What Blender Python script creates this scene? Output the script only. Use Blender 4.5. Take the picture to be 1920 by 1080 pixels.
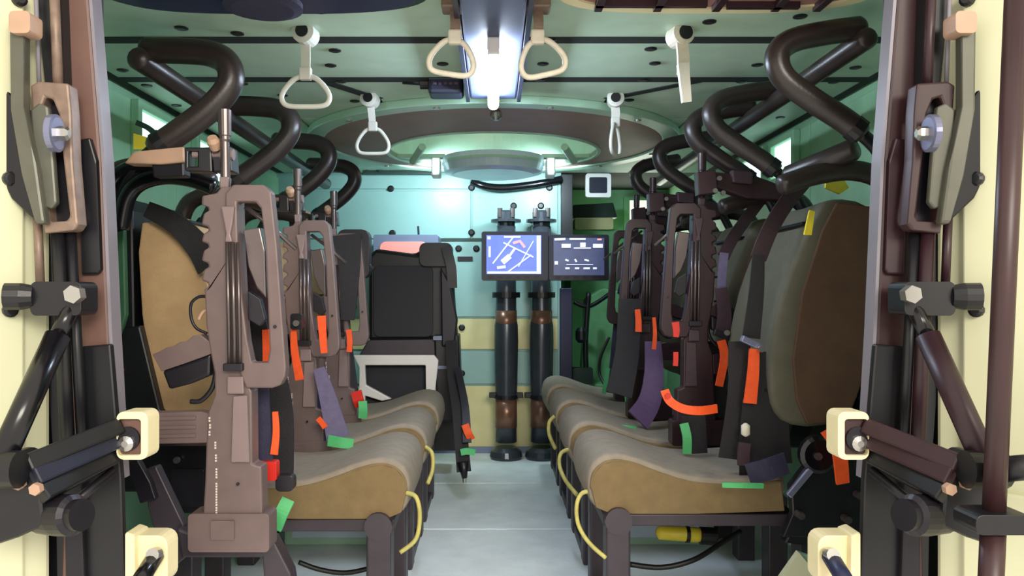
import bpy, bmesh, math, random
from mathutils import Vector, Matrix
from mathutils.geometry import tessellate_polygon
random.seed(7)
for o in list(bpy.data.objects): bpy.data.objects.remove(o)
SC = bpy.context.scene
COL = SC.collection
# ------------------------------------------------------------------ camera
F = 1500.0; VX, VY = 925.0, 550.0; CZ = 0.93
cam = bpy.data.cameras.new('camera'); cam.sensor_width = 36; cam.lens = F/1920*36
cam.shift_x = (960-VX)/1920; cam.shift_y = (VY-540)/1920; cam.clip_start = 0.02
co = bpy.data.objects.new('camera', cam); COL.objects.link(co)
co.location = (0, 0, CZ); co.rotation_euler = (math.pi/2, 0, 0); SC.camera = co
# ------------------------------------------------------------------ light and exposure
w = bpy.data.worlds.new('hall'); SC.world = w; w.use_nodes = True
bg = w.node_tree.nodes['Background']; bg.inputs[0].default_value = (1.0, 0.93, 0.82, 1); bg.inputs[1].default_value = 1.05
SC.view_settings.view_transform = 'Standard'; SC.view_settings.look = 'None'
SC.view_settings.gamma = 1; SC.view_settings.exposure = 0.4; SC.view_settings.use_curve_mapping = False
def area(name, loc, rot, sx, sy, power, color):
    l = bpy.data.lights.new(name, 'AREA'); l.shape = 'RECTANGLE'; l.size = sx; l.size_y = sy
    l.energy = power; l.color = color
    o = bpy.data.objects.new(name, l); COL.objects.link(o); o.location = loc; o.rotation_euler = rot
    return o
area('hall_lamp', (1.3, -3.2, 2.6), (math.radians(70), 0, math.radians(20)), 2.5, 1.4, 190, (1.0, 0.94, 0.82))
area('windscreen_daylight', (0.9, 5.72, 1.30), (math.radians(-90), 0, 0), 0.6, 0.45, 3, (0.95, 1.0, 0.85))
# ------------------------------------------------------------------ materials
def s2l(c):
    return tuple((v/12.92 if v <= 0.04045 else ((v+0.055)/1.055)**2.4) for v in c)
MATS = {}
def mk(name, c, rough=0.5, metal=0.0, var=0.12, scale=14, bump=0.0, bscale=90, emit=0, spec=0.5):
    m = bpy.data.materials.new(name); m.use_nodes = True; nt = m.node_tree; b = nt.nodes['Principled BSDF']
    l = s2l(c); L = nt.links
    tc = nt.nodes.new('ShaderNodeTexCoord')
    if var > 0:
        n = nt.nodes.new('ShaderNodeTexNoise'); n.inputs['Scale'].default_value = scale; n.inputs['Detail'].default_value = 5
        r = nt.nodes.new('ShaderNodeValToRGB')
        r.color_ramp.elements[0].position = 0.3; r.color_ramp.elements[1].position = 0.7
        r.color_ramp.elements[0].color = (*[v*(1-var) for v in l], 1); r.color_ramp.elements[1].color = (*[min(1, v*(1+var)) for v in l], 1)
        L.new(tc.outputs['Object'], n.inputs['Vector']); L.new(n.outputs['Fac'], r.inputs['Fac']); L.new(r.outputs['Color'], b.inputs['Base Color'])
    else: b.inputs['Base Color'].default_value = (*l, 1)
    b.inputs['Roughness'].default_value = rough; b.inputs['Metallic'].default_value = metal
    b.inputs['Specular IOR Level'].default_value = spec
    if bump > 0:
        n2 = nt.nodes.new('ShaderNodeTexNoise'); n2.inputs['Scale'].default_value = bscale; n2.inputs['Detail'].default_value = 3
        bp = nt.nodes.new('ShaderNodeBump'); bp.inputs['Strength'].default_value = bump; bp.inputs['Distance'].default_value = 0.004
        L.new(tc.outputs['Object'], n2.inputs['Vector']); L.new(n2.outputs['Fac'], bp.inputs['Height']); L.new(bp.outputs['Normal'], b.inputs['Normal'])
    if emit > 0:
        b.inputs['Emission Color'].default_value = (*l, 1); b.inputs['Emission Strength'].default_value = emit
    MATS[name] = m; return m
mk('ceil_green', (0.72, 0.82, 0.73), 0.5, var=0.05)
mk('seam', (0.10, 0.13, 0.12), 0.8, var=0)
mk('wall_green', (0.62, 0.82, 0.66), 0.5, var=0.06)
mk('bulk_blue', (0.58, 0.73, 0.71), 0.38, var=0.05, scale=4)
mk('flange', (0.66, 0.80, 0.70), 0.35, var=0.05)
mk('ring_brown', (0.58, 0.46, 0.42), 0.55, var=0.12, scale=5)
mk('drum', (0.80, 0.87, 0.93), 0.28, var=0.05)
mk('floor_pale', (0.90, 0.93, 0.93), 0.55, var=0.10, scale=6, bump=0.25, bscale=60)
mk('yellow_panel_and_reflection', (0.88, 0.84, 0.62), 0.5, var=0.05)  # console top; also paints the yellow reflections on the bulkhead
mk('cream', (0.83, 0.83, 0.70), 0.45, var=0.04, scale=5)
mk('cream_bracket', (0.92, 0.87, 0.70), 0.45, var=0.04)
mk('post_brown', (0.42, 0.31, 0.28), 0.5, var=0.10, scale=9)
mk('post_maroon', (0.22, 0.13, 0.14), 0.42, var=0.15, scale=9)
mk('post_edge', (0.50, 0.48, 0.52), 0.4, var=0.05)
mk('black', (0.075, 0.075, 0.095), 0.4, var=0.15)
mk('black_gloss', (0.06, 0.055, 0.075), 0.22, var=0.1)
mk('foam', (0.19, 0.16, 0.155), 0.34, var=0.15, bump=0.08, bscale=160)
mk('dark_maroon', (0.19, 0.10, 0.13), 0.42, var=0.15)
mk('lever_grey', (0.36, 0.36, 0.32), 0.4, 0.3, var=0.12)
mk('latch_tan', (0.50, 0.42, 0.37), 0.45, 0.2, var=0.2, scale=40)
mk('navy', (0.13, 0.14, 0.27), 0.45, var=0.1)
mk('steel_blue', (0.50, 0.51, 0.62), 0.3, 0.5, var=0.08)
mk('steel', (0.72, 0.71, 0.69), 0.28, 0.9, var=0.06)
mk('tan_block', (0.70, 0.57, 0.48), 0.5, var=0.1)
mk('rifle_brown', (0.405, 0.34, 0.335), 0.45, var=0.08, scale=22)
mk('rifle_tan', (0.56, 0.45, 0.40), 0.45, var=0.08, scale=22)
mk('rifle_light', (0.49, 0.42, 0.42), 0.45, var=0.05)
mk('rifle_maroon', (0.18, 0.095, 0.12), 0.38, var=0.12, scale=22)
mk('gunmetal', (0.42, 0.38, 0.38), 0.3, 0.7, var=0.1)
mk('gun_dark', (0.13, 0.12, 0.15), 0.4, 0.3, var=0.15)
mk('cushion', (0.55, 0.505, 0.45), 0.75, var=0.10, scale=30, bump=0.25, bscale=220)
mk('cushion_side', (0.47, 0.39, 0.26), 0.8, var=0.10, scale=30, bump=0.25, bscale=220)
mk('back_khaki', (0.74, 0.61, 0.45), 0.75, var=0.10, scale=16, bump=0.2, bscale=200)
mk('back_olive', (0.34, 0.33, 0.27), 0.75, var=0.10, scale=20, bump=0.2, bscale=200)
mk('back_brown', (0.32, 0.225, 0.165), 0.75, var=0.12, scale=16, bump=0.2, bscale=200)
mk('seat_metal', (0.24, 0.21, 0.24), 0.45, 0.2, var=0.12)
mk('orange', (0.93, 0.33, 0.10), 0.6, var=0.08, scale=50, bump=0.2)
mk('red', (0.80, 0.14, 0.09), 0.45, var=0.06)
mk('green_tab', (0.33, 0.72, 0.45), 0.6, var=0.08, bump=0.2)
mk('web_navy', (0.17, 0.16, 0.26), 0.7, var=0.15, scale=60, bump=0.3, bscale=300)
mk('web_black', (0.11, 0.10, 0.12), 0.7, var=0.15, scale=60, bump=0.3, bscale=300)
mk('web_lavender', (0.40, 0.37, 0.50), 0.65, var=0.1, scale=60, bump=0.3, bscale=300)
mk('web_purple', (0.34, 0.26, 0.40), 0.65, var=0.1, scale=60, bump=0.3, bscale=300)
mk('web_maroon', (0.23, 0.155, 0.19), 0.5, var=0.12, scale=60, bump=0.2, bscale=300)
mk('white_metal', (0.90, 0.88, 0.87), 0.4, var=0.03)
mk('strap_white', (0.80, 0.80, 0.76), 0.55, var=0.08)
mk('strap_cream', (0.82, 0.79, 0.72), 0.6, var=0.1, scale=50)
mk('fixture', (0.31, 0.34, 0.45), 0.5, 0.0, var=0.05)
mk('lamp', (0.86, 0.92, 1.0), 0.4, var=0, emit=85)
mk('added_lamp_glow', (0.80, 0.97, 1.0), 0.4, var=0, emit=5)  # glow of the two lamps added beside the drum
mk('screen_blue', (0.36, 0.44, 0.82), 0.3, var=0.25, scale=12, emit=0.75)
mk('screen_dark', (0.30, 0.33, 0.48), 0.3, var=0.25, scale=12, emit=0.35)
mk('screen_pink', (0.93, 0.55, 0.52), 0.3, var=0.1, scale=12, emit=0.5)
mk('chair_navy', (0.07, 0.07, 0.12), 0.6, var=0.1)
mk('print_white', (0.86, 0.90, 0.98), 0.4, var=0, emit=0.9)
mk('print_red', (0.92, 0.62, 0.62), 0.4, var=0, emit=0.8)
mk('mark_white', (0.80, 0.76, 0.72), 0.6, var=0)
mk('bezel', (0.12, 0.13, 0.20), 0.4, var=0.08)
mk('bezel_grey', (0.46, 0.50, 0.60), 0.4, var=0.06)
mk('canister', (0.26, 0.28, 0.31), 0.26, 0.35, var=0.12)
mk('canister_sheen', (0.50, 0.36, 0.29), 0.3, 0.4, var=0.15)  # copper sheen of the dark canisters put into a colour
mk('cable_yellow', (0.72, 0.68, 0.38), 0.5, var=0.2, scale=40)
mk('cable_black', (0.08, 0.08, 0.08), 0.45, var=0.1)
mk('yellow', (0.92, 0.84, 0.25), 0.4, var=0.1)
mk('glass_lit', (0.76, 0.92, 0.90), 0.2, var=0.1, scale=6, emit=1.5)
mk('glass_pink', (0.96, 0.90, 0.88), 0.2, var=0.04, scale=6, emit=0.8)
mk('hatch_hall_view', (0.62, 0.47, 0.43), 0.6, var=0.15, scale=10)
mk('green_kit', (0.45, 0.68, 0.48), 0.5, var=0.12)
mk('green_dark', (0.20, 0.38, 0.27), 0.5, var=0.12)
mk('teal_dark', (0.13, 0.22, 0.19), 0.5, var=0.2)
# ------------------------------------------------------------------ helpers
ORG = {}
def P(px, py, d): return Vector(((px-VX)*d/F, d, CZ-(py-VY)*d/F))
def S(n, d): return n*d/F
def props(o, label=None, cat=None, group=None, kind=None):
    if label: o['label'] = label
    if cat: o['category'] = cat
    if group: o['group'] = group
    if kind: o['kind'] = kind
def thing(name, label, cat, loc, group=None, kind=None):
    o = bpy.data.objects.new(name, None); COL.objects.link(o); o.location = loc; o.empty_display_size = 0.05
    ORG[o.name] = Vector(loc); props(o, label, cat, group, kind); return o
def fin(name, bm, mat, parent=None, label=None, cat=None, group=None, kind=None, smooth=False, bevel=0):
    bmesh.ops.recalc_face_normals(bm, faces=bm.faces)
    me = bpy.data.meshes.new(name); bm.to_mesh(me); bm.free()
    for p in me.polygons: p.use_smooth = smooth
    me.materials.append(MATS[mat])
    o = bpy.data.objects.new(name, me); COL.objects.link(o)
    if parent is None:
        vs = [v.co for v in me.vertices]
        org = Vector(((min(v.x for v in vs)+max(v.x for v in vs))/2, (min(v.y for v in vs)+max(v.y for v in vs))/2, min(v.z for v in vs)))
        o.location = org
    else:
        org = ORG[parent.name]; o.parent = parent
    me.transform(Matrix.Translation(-org)); ORG[o.name] = org
    props(o, label, cat, group, kind)
    if bevel:
        md = o.modifiers.new('bevel', 'BEVEL'); md.width = bevel; md.segments = 2; md.limit_method = 'ANGLE'; md.angle_limit = math.radians(40)
    return o
B = bmesh.new
def box(bm, x0, x1, y0, y1, z0, z1):
    v = [bm.verts.new((x, y, z)) for x in (x0, x1) for y in (y0, y1) for z in (z0, z1)]
    for f in ((0, 1, 3, 2), (4, 6, 7, 5), (0, 4, 5, 1), (2, 3, 7, 6), (0, 2, 6, 4), (1, 5, 7, 3)): bm.faces.new([v[i] for i in f])
    return bm
def pbox(bm, xa, xb, ya, yb, d, th):            # box whose front face covers pixels xa..xb, ya..yb at distance d
    a = P(xa, yb, d); b = P(xb, ya, d); return box(bm, min(a.x, b.x), max(a.x, b.x), d, d+th, a.z, b.z)
def catmull(pts, n=6):
    pts = [Vector(p) for p in pts]
    if len(pts) < 3: return pts
    out = []
    for i in range(len(pts)-1):
        p0 = pts[max(i-1, 0)]; p1 = pts[i]; p2 = pts[i+1]; p3 = pts[min(i+2, len(pts)-1)]
        for k in range(n):
            t = k/n
            out.append(0.5*((2*p1)+(p2-p0)*t+(2*p0-5*p1+4*p2-p3)*t*t+(3*p1-p0-3*p2+p3)*t**3))
    out.append(pts[-1]); return out
def tube(bm, pts, r, seg=12, n=6, caps=True, dome=False):
    pts = catmull(pts, n) if n > 1 else [Vector(p) for p in pts]
    rs = r if isinstance(r, (list, tuple)) else None
    up = Vector((0.13, 0.2, 0.97)); rings = []
    t0 = (pts[1]-pts[0]).normalized(); a = t0.cross(up)
    if a.length < 0.1: a = t0.cross(Vector((1, 0.1, 0)))
    a.normalize()
    N = len(pts)
    for i, p in enumerate(pts):
        t = (pts[min(i+1, N-1)]-pts[max(i-1, 0)]).normalized()
        a = (a-t*a.dot(t)).normalized(); b = t.cross(a)
        rr = r if rs is None else rs[0]+(rs[1]-rs[0])*i/(N-1)
        rings.append([bm.verts.new(p+(a*math.cos(q)+b*math.sin(q))*rr) for q in [2*math.pi*k/seg for k in range(seg)]])
    for i in range(N-1):
        for k in range(seg):
            bm.faces.new((rings[i][k], rings[i][(k+1) % seg], rings[i+1][(k+1) % seg], rings[i+1][k]))
    if caps:
        for ring, p, s in ((rings[0], pts[0]-pts[1], 1), (rings[-1], pts[-1]-pts[-2], 1)):
            if dome:
                c = sum((v.co for v in ring), Vector())/seg; dr = p.normalized(); rr = (ring[0].co-c).length
                r2 = [bm.verts.new(c+(v.co-c)*0.75+dr*rr*0.35) for v in ring]
                for k in range(seg): bm.faces.new((ring[k], ring[(k+1) % seg], r2[(k+1) % seg], r2[k]))
                bm.faces.new(r2)
            else: bm.faces.new(ring)
    return bm
def lathe(bm, prof, o, axis, seg=20):           # prof: (t along axis, radius)
    o = Vector(o); ax = Vector(axis).normalized(); a = ax.cross(Vector((0.3, 0.5, 0.81)))
    if a.length < 0.2: a = ax.cross(Vector((1, 0, 0)))
    a.normalize(); b = ax.cross(a)
    rings = [[bm.verts.new(o+ax*t+(a*math.cos(2*math.pi*k/seg)+b*math.sin(2*math.pi*k/seg))*max(r, 1e-4)) for k in range(seg)] for t, r in prof]
    for i in range(len(rings)-1):
        for k in range(seg): bm.faces.new((rings[i][k], rings[i][(k+1) % seg], rings[i+1][(k+1) % seg], rings[i+1][k]))
    bm.faces.new(rings[0]); bm.faces.new(rings[-1]); return bm
def prism(bm, loops, fn):                       # loops of 2D points (outer first, then holes); fn(u, v, k) with k = 0 or 1
    tris = tessellate_polygon([[Vector((u, v, 0)) for u, v in lp] for lp in loops])
    flat = [q for lp in loops for q in lp]
    A = [bm.verts.new(fn(u, v, 0)) for u, v in flat]; C = [bm.verts.new(fn(u, v, 1)) for u, v in flat]
    for t in tris:
        try: bm.faces.new([A[i] for i in t]); bm.faces.new([C[i] for i in reversed(t)])
        except ValueError: pass
    k = 0
    for lp in loops:
        n = len(lp)
        for i in range(n): bm.faces.new((A[k+i], A[k+(i+1) % n], C[k+(i+1) % n], C[k+i]))
        k += n
    return bm
def pplate(bm, loops, d, th):                   # outline in photo pixels at distance d, th thick away from the camera; shape is a true flat plate
    def fn(u, v, k):
        p = P(u, v, d); return (p.x, d+th*k, p.z)
    if not isinstance(loops[0][0], (tuple, list)): loops = [loops]
    return prism(bm, loops, fn)
def rrect(xa, xb, ya, yb, r, n=4):
    out = []
    for cx, cy, a0 in ((xb-r, yb-r, 0), (xa+r, yb-r, 90), (xa+r, ya+r, 180), (xb-r, ya+r, 270)):
        for k in range(n+1):
            a = math.radians(a0+90*k/n); out.append((cx+r*math.cos(a), cy+r*math.sin(a)))
    return out
def circ(cx, cy, r, n=40, ry=None): return [(cx+r*math.cos(2*math.pi*k/n), cy+(ry or r)*math.sin(2*math.pi*k/n)) for k in range(n)]
def ribbon(bm, pts, wd, th=0.004, n=5, side=None):   # webbing through 3D points, wide in the plane across the view unless side is given
    pts = catmull(pts, n) if n > 1 else [Vector(p) for p in pts]
    N = len(pts); rings = []
    for i, p in enumerate(pts):
        t = (pts[min(i+1, N-1)]-pts[max(i-1, 0)]).normalized()
        a = Vector(side) if side else t.cross(Vector((0, 1, 0)))
        if a.length < 0.05: a = Vector((1, 0, 0))
        a = (a-t*a.dot(t)).normalized(); b = t.cross(a).normalized()
        ww = wd if not isinstance(wd, (list, tuple)) else wd[0]+(wd[1]-wd[0])*i/(N-1)
        rings.append([bm.verts.new(p+a*sx*ww/2+b*sy*th/2) for sx, sy in ((-1, -1), (1, -1), (1, 1), (-1, 1))])
    for i in range(N-1):
        for k in range(4): bm.faces.new((rings[i][k], rings[i][(k+1) % 4], rings[i+1][(k+1) % 4], rings[i+1][k]))
    bm.faces.new(rings[0]); bm.faces.new(rings[-1]); return bm
def prib(pts, wpx, th=0.004, n=5):
    d = sum(p[2] for p in pts)/len(pts)
    wd = [S(x, d) for x in wpx] if isinstance(wpx, (tuple, list)) else S(wpx, d)
    return ribbon(B(), [P(*p) for p in pts], wd, th, n)
def copy_tree(o, off=None, parent=None, label=None):
    c = o.copy(); COL.objects.link(c); c.parent = parent; ORG[c.name] = ORG[o.name]+(Vector(off) if off else Vector())
    if off: c.location = o.location+Vector(off)
    if label: c['label'] = label
    for ch in list(o.children): copy_tree(ch, None, c)
    return c

# ================================================================== the setting
RY0, RY1, RYC = 1.56, 4.65, 5.8          # rear frame, front bulkhead, nose of the cabin
HW = 1.26; CEIL = 1.63
fin('floor', box(B(), -HW, HW, RY0, RYC, -0.06, 0), 'floor_pale', label='pale scuffed metal floor of the vehicle', kind='structure')
# aisle floor plates
fl = bpy.data.objects['floor']
for i in range(4):
    y0 = 1.62+i*0.76
    fin('floor_plate', box(B(), -0.40, 0.42, y0, y0+0.752, 0, 0.006), 'floor_pale', fl, bevel=0.002)
# ceiling
cl = fin('ceiling', prism(B(), [[(-HW, RY0), (HW, RY0), (HW, RYC), (-HW, RYC)], circ(0, 3.86, 0.52)], lambda u, v, k: (u, v, CEIL+0.05+0.06*k)), 'seam', kind='structure', label='pale green roof panels bolted over dark seams')
fn = lambda u, v, k: (u, v, CEIL+0.05*k)
PN = [[[(-1.215, RY0), (1.215, RY0), (1.215, 2.183), (-1.215, 2.183)]],
      [[(-1.215, 2.235), (1.215, 2.235), (1.215, 2.590), (-1.215, 2.590)]],
      [[(-1.215, 2.645), (-0.575, 2.645), (-0.43, 2.87), (-0.43, 3.2), (-0.78, 3.2), (-0.78, 4.64), (-1.215, 4.64)]],
      [[(0.685, 2.645), (1.215, 2.645), (1.215, 4.64), (0.79, 4.64), (0.79, 3.2), (0.42, 3.2), (0.42, 2.86)]],
      [[(-0.54, 2.645), (0.64, 2.645), (0.405, 2.86), (0.405, 3.2), (-0.405, 3.2), (-0.405, 2.86)]],
      [[(-0.77, 3.21), (0.78, 3.21), (0.78, 4.64), (-0.77, 4.64)], circ(0, 3.86, 0.52)]]
for x0, x1, y0, y1 in ((-1.215, 1.215, 2.183, 2.235), (-1.215, 1.215, 2.590, 2.645), (-1.248, -1.215, RY0, 4.64), (1.215, 1.248, RY0, 4.64)):
    fin('seam_gasket', box(B(), x0, x1, y0, y1, CEIL-0.002, CEIL+0.05), 'seam', cl)
for q_ in ([(-0.58, 2.645), (-0.53, 2.645), (-0.395, 2.865), (-0.435, 2.885)], [(0.635, 2.645), (0.69, 2.645), (0.43, 2.885), (0.395, 2.865)]):
    fin('seam_gasket', prism(B(), [q_], lambda u, v, k: (u, v, CEIL-0.003+0.047*k)), 'seam', cl)
for lp in PN: fin('roof_panel', prism(B(), lp, fn), 'ceil_green', cl)
for px, py in ((340, 52), (230, 131), (275, 160), (331, 197), (455, 156), (628, 94), (620, 122), (640, 152), (665, 189), (833, 75), (830, 119),
               (1032, 73), (1018, 119), (1012, 149), (1220, 91), (1228, 118), (1205, 149), (1180, 187), (1420, 121), (1390, 152), (1604, 126), (1563, 153),
               (600, 20), (445, 62), (1500, 30), (1330, 40), (1463, 220), (530, 178), (1345, 178)):
    d = (CEIL-CZ)*F/(VY-py); c = P(px, py, d)
    fin('bolt', lathe(B(), [(0, 0.018), (0.003, 0.018), (0.005, 0.012)], (c.x, c.y, CEIL), (0, 0, -1), 12), 'black', cl)
# side walls (outer skin) and their upper strips
for nm, s in (('wall_left', -1), ('wall_right', 1)):
    wl = fin(nm, box(B(), *sorted((s*HW, s*(HW+0.05))), RY0, RYC, -0.06, CEIL+0.07), 'wall_green', kind='structure', label='pale green %s side wall behind the seat row' % ('left' if s < 0 else 'right'))
    for k in range(4):
        fin('wall_panel', box(B(), *sorted((s*(HW-0.012), s*HW)), 1.66+k*0.75, 2.40+k*0.75, 0.02, 1.60), 'wall_green', wl, bevel=0.003)
    for y, z in ((2.35, 1.42), (2.9, 1.42), (3.6, 1.42), (2.2, 1.25)):
        fin('bolt', lathe(B(), [(0, 0.018), (0.006, 0.018), (0.010, 0.011)], (s*(HW-0.012), y, z), (-s, 0, 0), 12), 'black', wl)
# rear bulkhead plates beside the doorway, header
for nm, s in (('wall_rear_left', -1), ('wall_rear_right', 1)):
    fin(nm, box(B(), *sorted((s*0.77, s*1.31)), RY0-0.02, RY0+0.02, -0.06, CEIL+0.07), 'black', kind='structure', label='rear end plate %s of the doorway' % ('left' if s < 0 else 'right'))
fin('trim_3', box(B(), -1.31, 1.31, 1.44, 1.60, 1.60, 1.76), 'post_brown', kind='structure', label='header beam over the rear doorway', bevel=0.01)
# front bulkhead
PX0 = (1052-VX)*RY1/F
wb = fin('wall_front', box(B(), -HW, PX0, RY1, RY1+0.04, 0, CEIL), 'bulk_blue', kind='structure', label='pale blue green bulkhead closing the front of the bay')
def wpan(xa, xb, ya, yb, mat, th=0.012, name='wall_panel'):
    return fin(name, pbox(B(), xa, xb, ya, yb, RY1-th, th), mat, wb, bevel=0.003)
wpan(560, 882, 358, 447, 'bulk_blue'); wpan(560, 882, 328, 354, 'bulk_blue'); wpan(886, 1046, 344, 447, 'bulk_blue')
wpan(560, 1046, 451, 594, 'bulk_blue'); wpan(560, 1046, 598, 655, 'yellow_panel_and_reflection'); wpan(560, 1046, 659, 720, 'bulk_blue'); wpan(560, 1046, 724, 838, 'yellow_panel_and_reflection')  # yellow bands are reflections on the bulkhead, painted as flat pieces
for px, py in ((733, 354), (884, 352), (1030, 352), (963, 386), (1014, 386), (736, 437), (884, 436), (860, 466), (893, 466), (866, 614), (866, 700), (720, 614)):
    c = P(px, py, RY1-0.012); fin('bolt', lathe(B(), [(0, 0.019), (0.006, 0.019), (0.010, 0.012)], c, (0, -1, 0), 14), 'black', wb)
fin('slot_plate', pbox(B(), 858, 886, 481, 489, RY1-0.02, 0.01), 'black', wb)
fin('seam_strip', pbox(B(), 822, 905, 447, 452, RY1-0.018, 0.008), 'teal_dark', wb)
fin('floor_rail', pbox(B(), 560, 1046, 838, 850, RY1-0.03, 0.03), 'bezel_grey', wb)
# nose wall of the driver's cabin and partition edge
wn = fin('wall_nose', box(B(), -HW, HW, RYC, RYC+0.05, -0.06, CEIL+0.07), 'wall_green', kind='structure', label='green nose wall of the driver compartment')
fin('trim_4', pbox(B(), 1052, 1074, 326, 482, RY1-0.03, 0.10), 'black', kind='structure', label='black door jamb at the edge of the bulkhead', bevel=0.004)
fin('trim_5', pbox(B(), 1050, 1073, 540, 845, RY1-0.03, 0.08), 'navy', kind='structure', label='dark lower jamb beside the tall canisters', bevel=0.004)
def window(name, x0, x1, y0, y1, s, label):
    t = thing(name, label, None, (s*(HW-0.02), (y0+y1)/2, x0), kind='structure')
    lp = [(y0, x0), (y1, x0), (y1, x1), (y0, x1)]; ins = [(y0+.03, x0+.03), (y1-.03, x0+.03), (y1-.03, x1-.03), (y0+.03, x1-.03)]
    fin('window_frame', prism(B(), [lp, ins], lambda u, v, k: (s*(HW-0.012-0.03*k), u, v)), 'wall_green', t, bevel=0.004)
    fin('pane', box(B(), *sorted((s*(HW-0.014), s*(HW-0.022))), y0+.03, y1-.03, x0+.03, x1-.03), 'glass_lit', t)
    return t
window('window_1', 1.40, 1.60, 3.25, 3.55, 1, 'near vision block in the right wall above the seats')
window('window_2', 1.40, 1.60, 3.62, 3.98, 1, 'far vision block in the right wall above the seats')
window('window_3', 1.40, 1.60, 2.75, 3.15, -1, 'near vision block in the left wall above the seats')
window('window_4', 1.40, 1.60, 3.3, 3.75, -1, 'far vision block in the left wall above the seats')
t = thing('window_5', 'bright pale windscreen pane seen past the right headrest bars', None, (1.1, RYC-0.02, 1.35), kind='structure')
fin('pane', box(B(), 0.98, 1.22, RYC-0.03, RYC-0.01, 1.40, 1.60), 'glass_pink', t)
fin('window_frame', prism(B(), [[(0.94, 1.36), (1.25, 1.36), (1.25, 1.625), (0.94, 1.625)], [(0.98, 1.40), (1.22, 1.40), (1.22, 1.60), (0.98, 1.60)]], lambda u, v, k: (u, RYC-0.05*k, v)), 'wall_green', t)

# ================================================================== hatch ring, drum, roof hatches, lamp
t = thing('turret_ring', 'large round brown turret ring set in the roof', 'turret ring', (0, 3.65, CEIL))
zf = lambda a, b: (lambda u, v, k: (u, v, a+(b-a)*k))
fin('flange', prism(B(), [circ(0, 3.65, 0.83, 64), circ(0, 3.65, 0.755, 64)], zf(CEIL-0.03, CEIL)), 'flange', t, bevel=0.006)
fin('ring_cover', prism(B(), [circ(0, 3.65, 0.755, 64), circ(0, 3.86, 0.50, 64)], zf(CEIL-0.022, CEIL)), 'ring_brown', t)
fin('well_wall', prism(B(), [circ(0, 3.86, 0.515, 64), circ(0, 3.86, 0.50, 64)], zf(CEIL-0.028, CEIL+0.24)), 'flange', t, smooth=False)
fin('well_lid', prism(B(), [circ(0, 3.86, 0.53, 64), circ(0, 3.86, 0.36, 64)], zf(CEIL+0.24, CEIL+0.26)), 'flange', t)
for a in range(0, 360, 30):
    c = (0.79*math.cos(math.radians(a+15)), 3.65+0.79*math.sin(math.radians(a+15)), CEIL-0.03)
    fin('bolt', lathe(B(), [(0, 0.013), (0.006, 0.013)], c, (0, 0, -1), 10), 'steel', t)
c = P(930, 200, 2.9)
fin('latch', lathe(B(), [(0, 0.012), (0.012, 0.022), (0.03, 0.022), (0.04, 0.010)], (c.x, 2.95, CEIL-0.022), (0, 0, -1), 14), 'steel', t)
for px, py, r in ((775, 272, -1), (1075, 272, 1)):
    c = P(px, py, 3.75)
    fin('clip', tube(B(), [(c.x-0.05*r, 3.66, CEIL-0.03), (c.x+0.01*r, 3.82, CEIL-0.07)], 0.018, 10, 1), 'flange', t)
t = thing('turret_drum', 'pale blue drum hanging under the turret ring', 'drum', (0, 3.98, CEIL-0.13))
fin('shell', lathe(B(), [(0.0, 0.20), (0.012, 0.245), (0.05, 0.255), (0.085, 0.255)], (0, 4.03, CEIL-0.105), (0, 0, 1), 48), 'drum', t)
fin('seam_band', lathe(B(), [(0.0, 0.2575), (0.012, 0.2575)], (0, 4.03, CEIL-0.055), (0, 0, 1), 48), 'flange', t)
for s in (-1, 1):
    fin('support_arm', box(B(), *sorted((s*0.24, s*0.485)), 4.00, 4.06, CEIL-0.022, CEIL-0.002), 'flange', t, bevel=0.003)
    b_ = thing('added_drum_lamp', 'added white lamp over the highlight at the %s edge of the pale drum' % ('left' if s < 0 else 'right'), 'lamp', (s*0.29, 4.03, CEIL-0.11), 'added lamps beside the drum')  # added to brighten the bulkhead, placed on the drum's glossy highlights
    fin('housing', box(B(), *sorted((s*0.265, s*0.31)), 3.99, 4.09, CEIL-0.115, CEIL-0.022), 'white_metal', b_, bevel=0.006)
    fin('lens', box(B(), *sorted((s*0.27, s*0.305)), 4.09, 4.10, CEIL-0.108, CEIL-0.03), 'added_lamp_glow', b_)
    fin('lens', box(B(), *sorted((s*0.275, s*0.300)), 3.982, 3.99, CEIL-0.10, CEIL-0.03), 'added_lamp_glow', b_)
    l = bpy.data.lights.new('added_drum_lamp_light', 'SPOT'); l.energy = 15; l.color = (0.72, 0.92, 1.0); l.spot_size = math.radians(165); l.spot_blend = 0.6; l.shadow_soft_size = 0.04  # spot of the added lamp, aimed at the bulkhead
    lo = bpy.data.objects.new('added_drum_lamp_light', l); COL.objects.link(lo); lo.parent = b_; lo.location = (0, 0.09, 0.04); lo.rotation_euler = (math.radians(60), 0, 0)

def oval(x0, x1, y0, y1, n=44, e=3.2):
    cx, cy, a, b = (x0+x1)/2, (y0+y1)/2, (x1-x0)/2, (y1-y0)/2; out = []
    for k in range(n):
        q = 2*math.pi*k/n; c, s_ = math.cos(q), math.sin(q)
        out.append((cx+a*math.copysign(abs(c)**(2/e), c), cy+b*math.copysign(abs(s_)**(2/e), s_)))
    return out
t = thing('roof_hatch', 'closed roof hatch with navy padding at the top left', 'hatch', (-0.52, 1.75, CEIL-0.03))
fin('hatch_rim', prism(B(), [oval(-0.90, -0.14, 1.57, 1.945), oval(-0.87, -0.17, 1.60, 1.915)], zf(CEIL-0.02, CEIL)), 'teal_dark', t)
fin('pad', prism(B(), [oval(-0.87, -0.17, 1.60, 1.915)], zf(CEIL-0.032, CEIL)), 'navy', t, bevel=0.01)
fin('handwheel', lathe(B(), [(0, 0.09), (0.012, 0.09), (0.018, 0.07)], (-0.53, 1.84, CEIL-0.032), (0, 0, -1), 28), 'web_navy', t)
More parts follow.
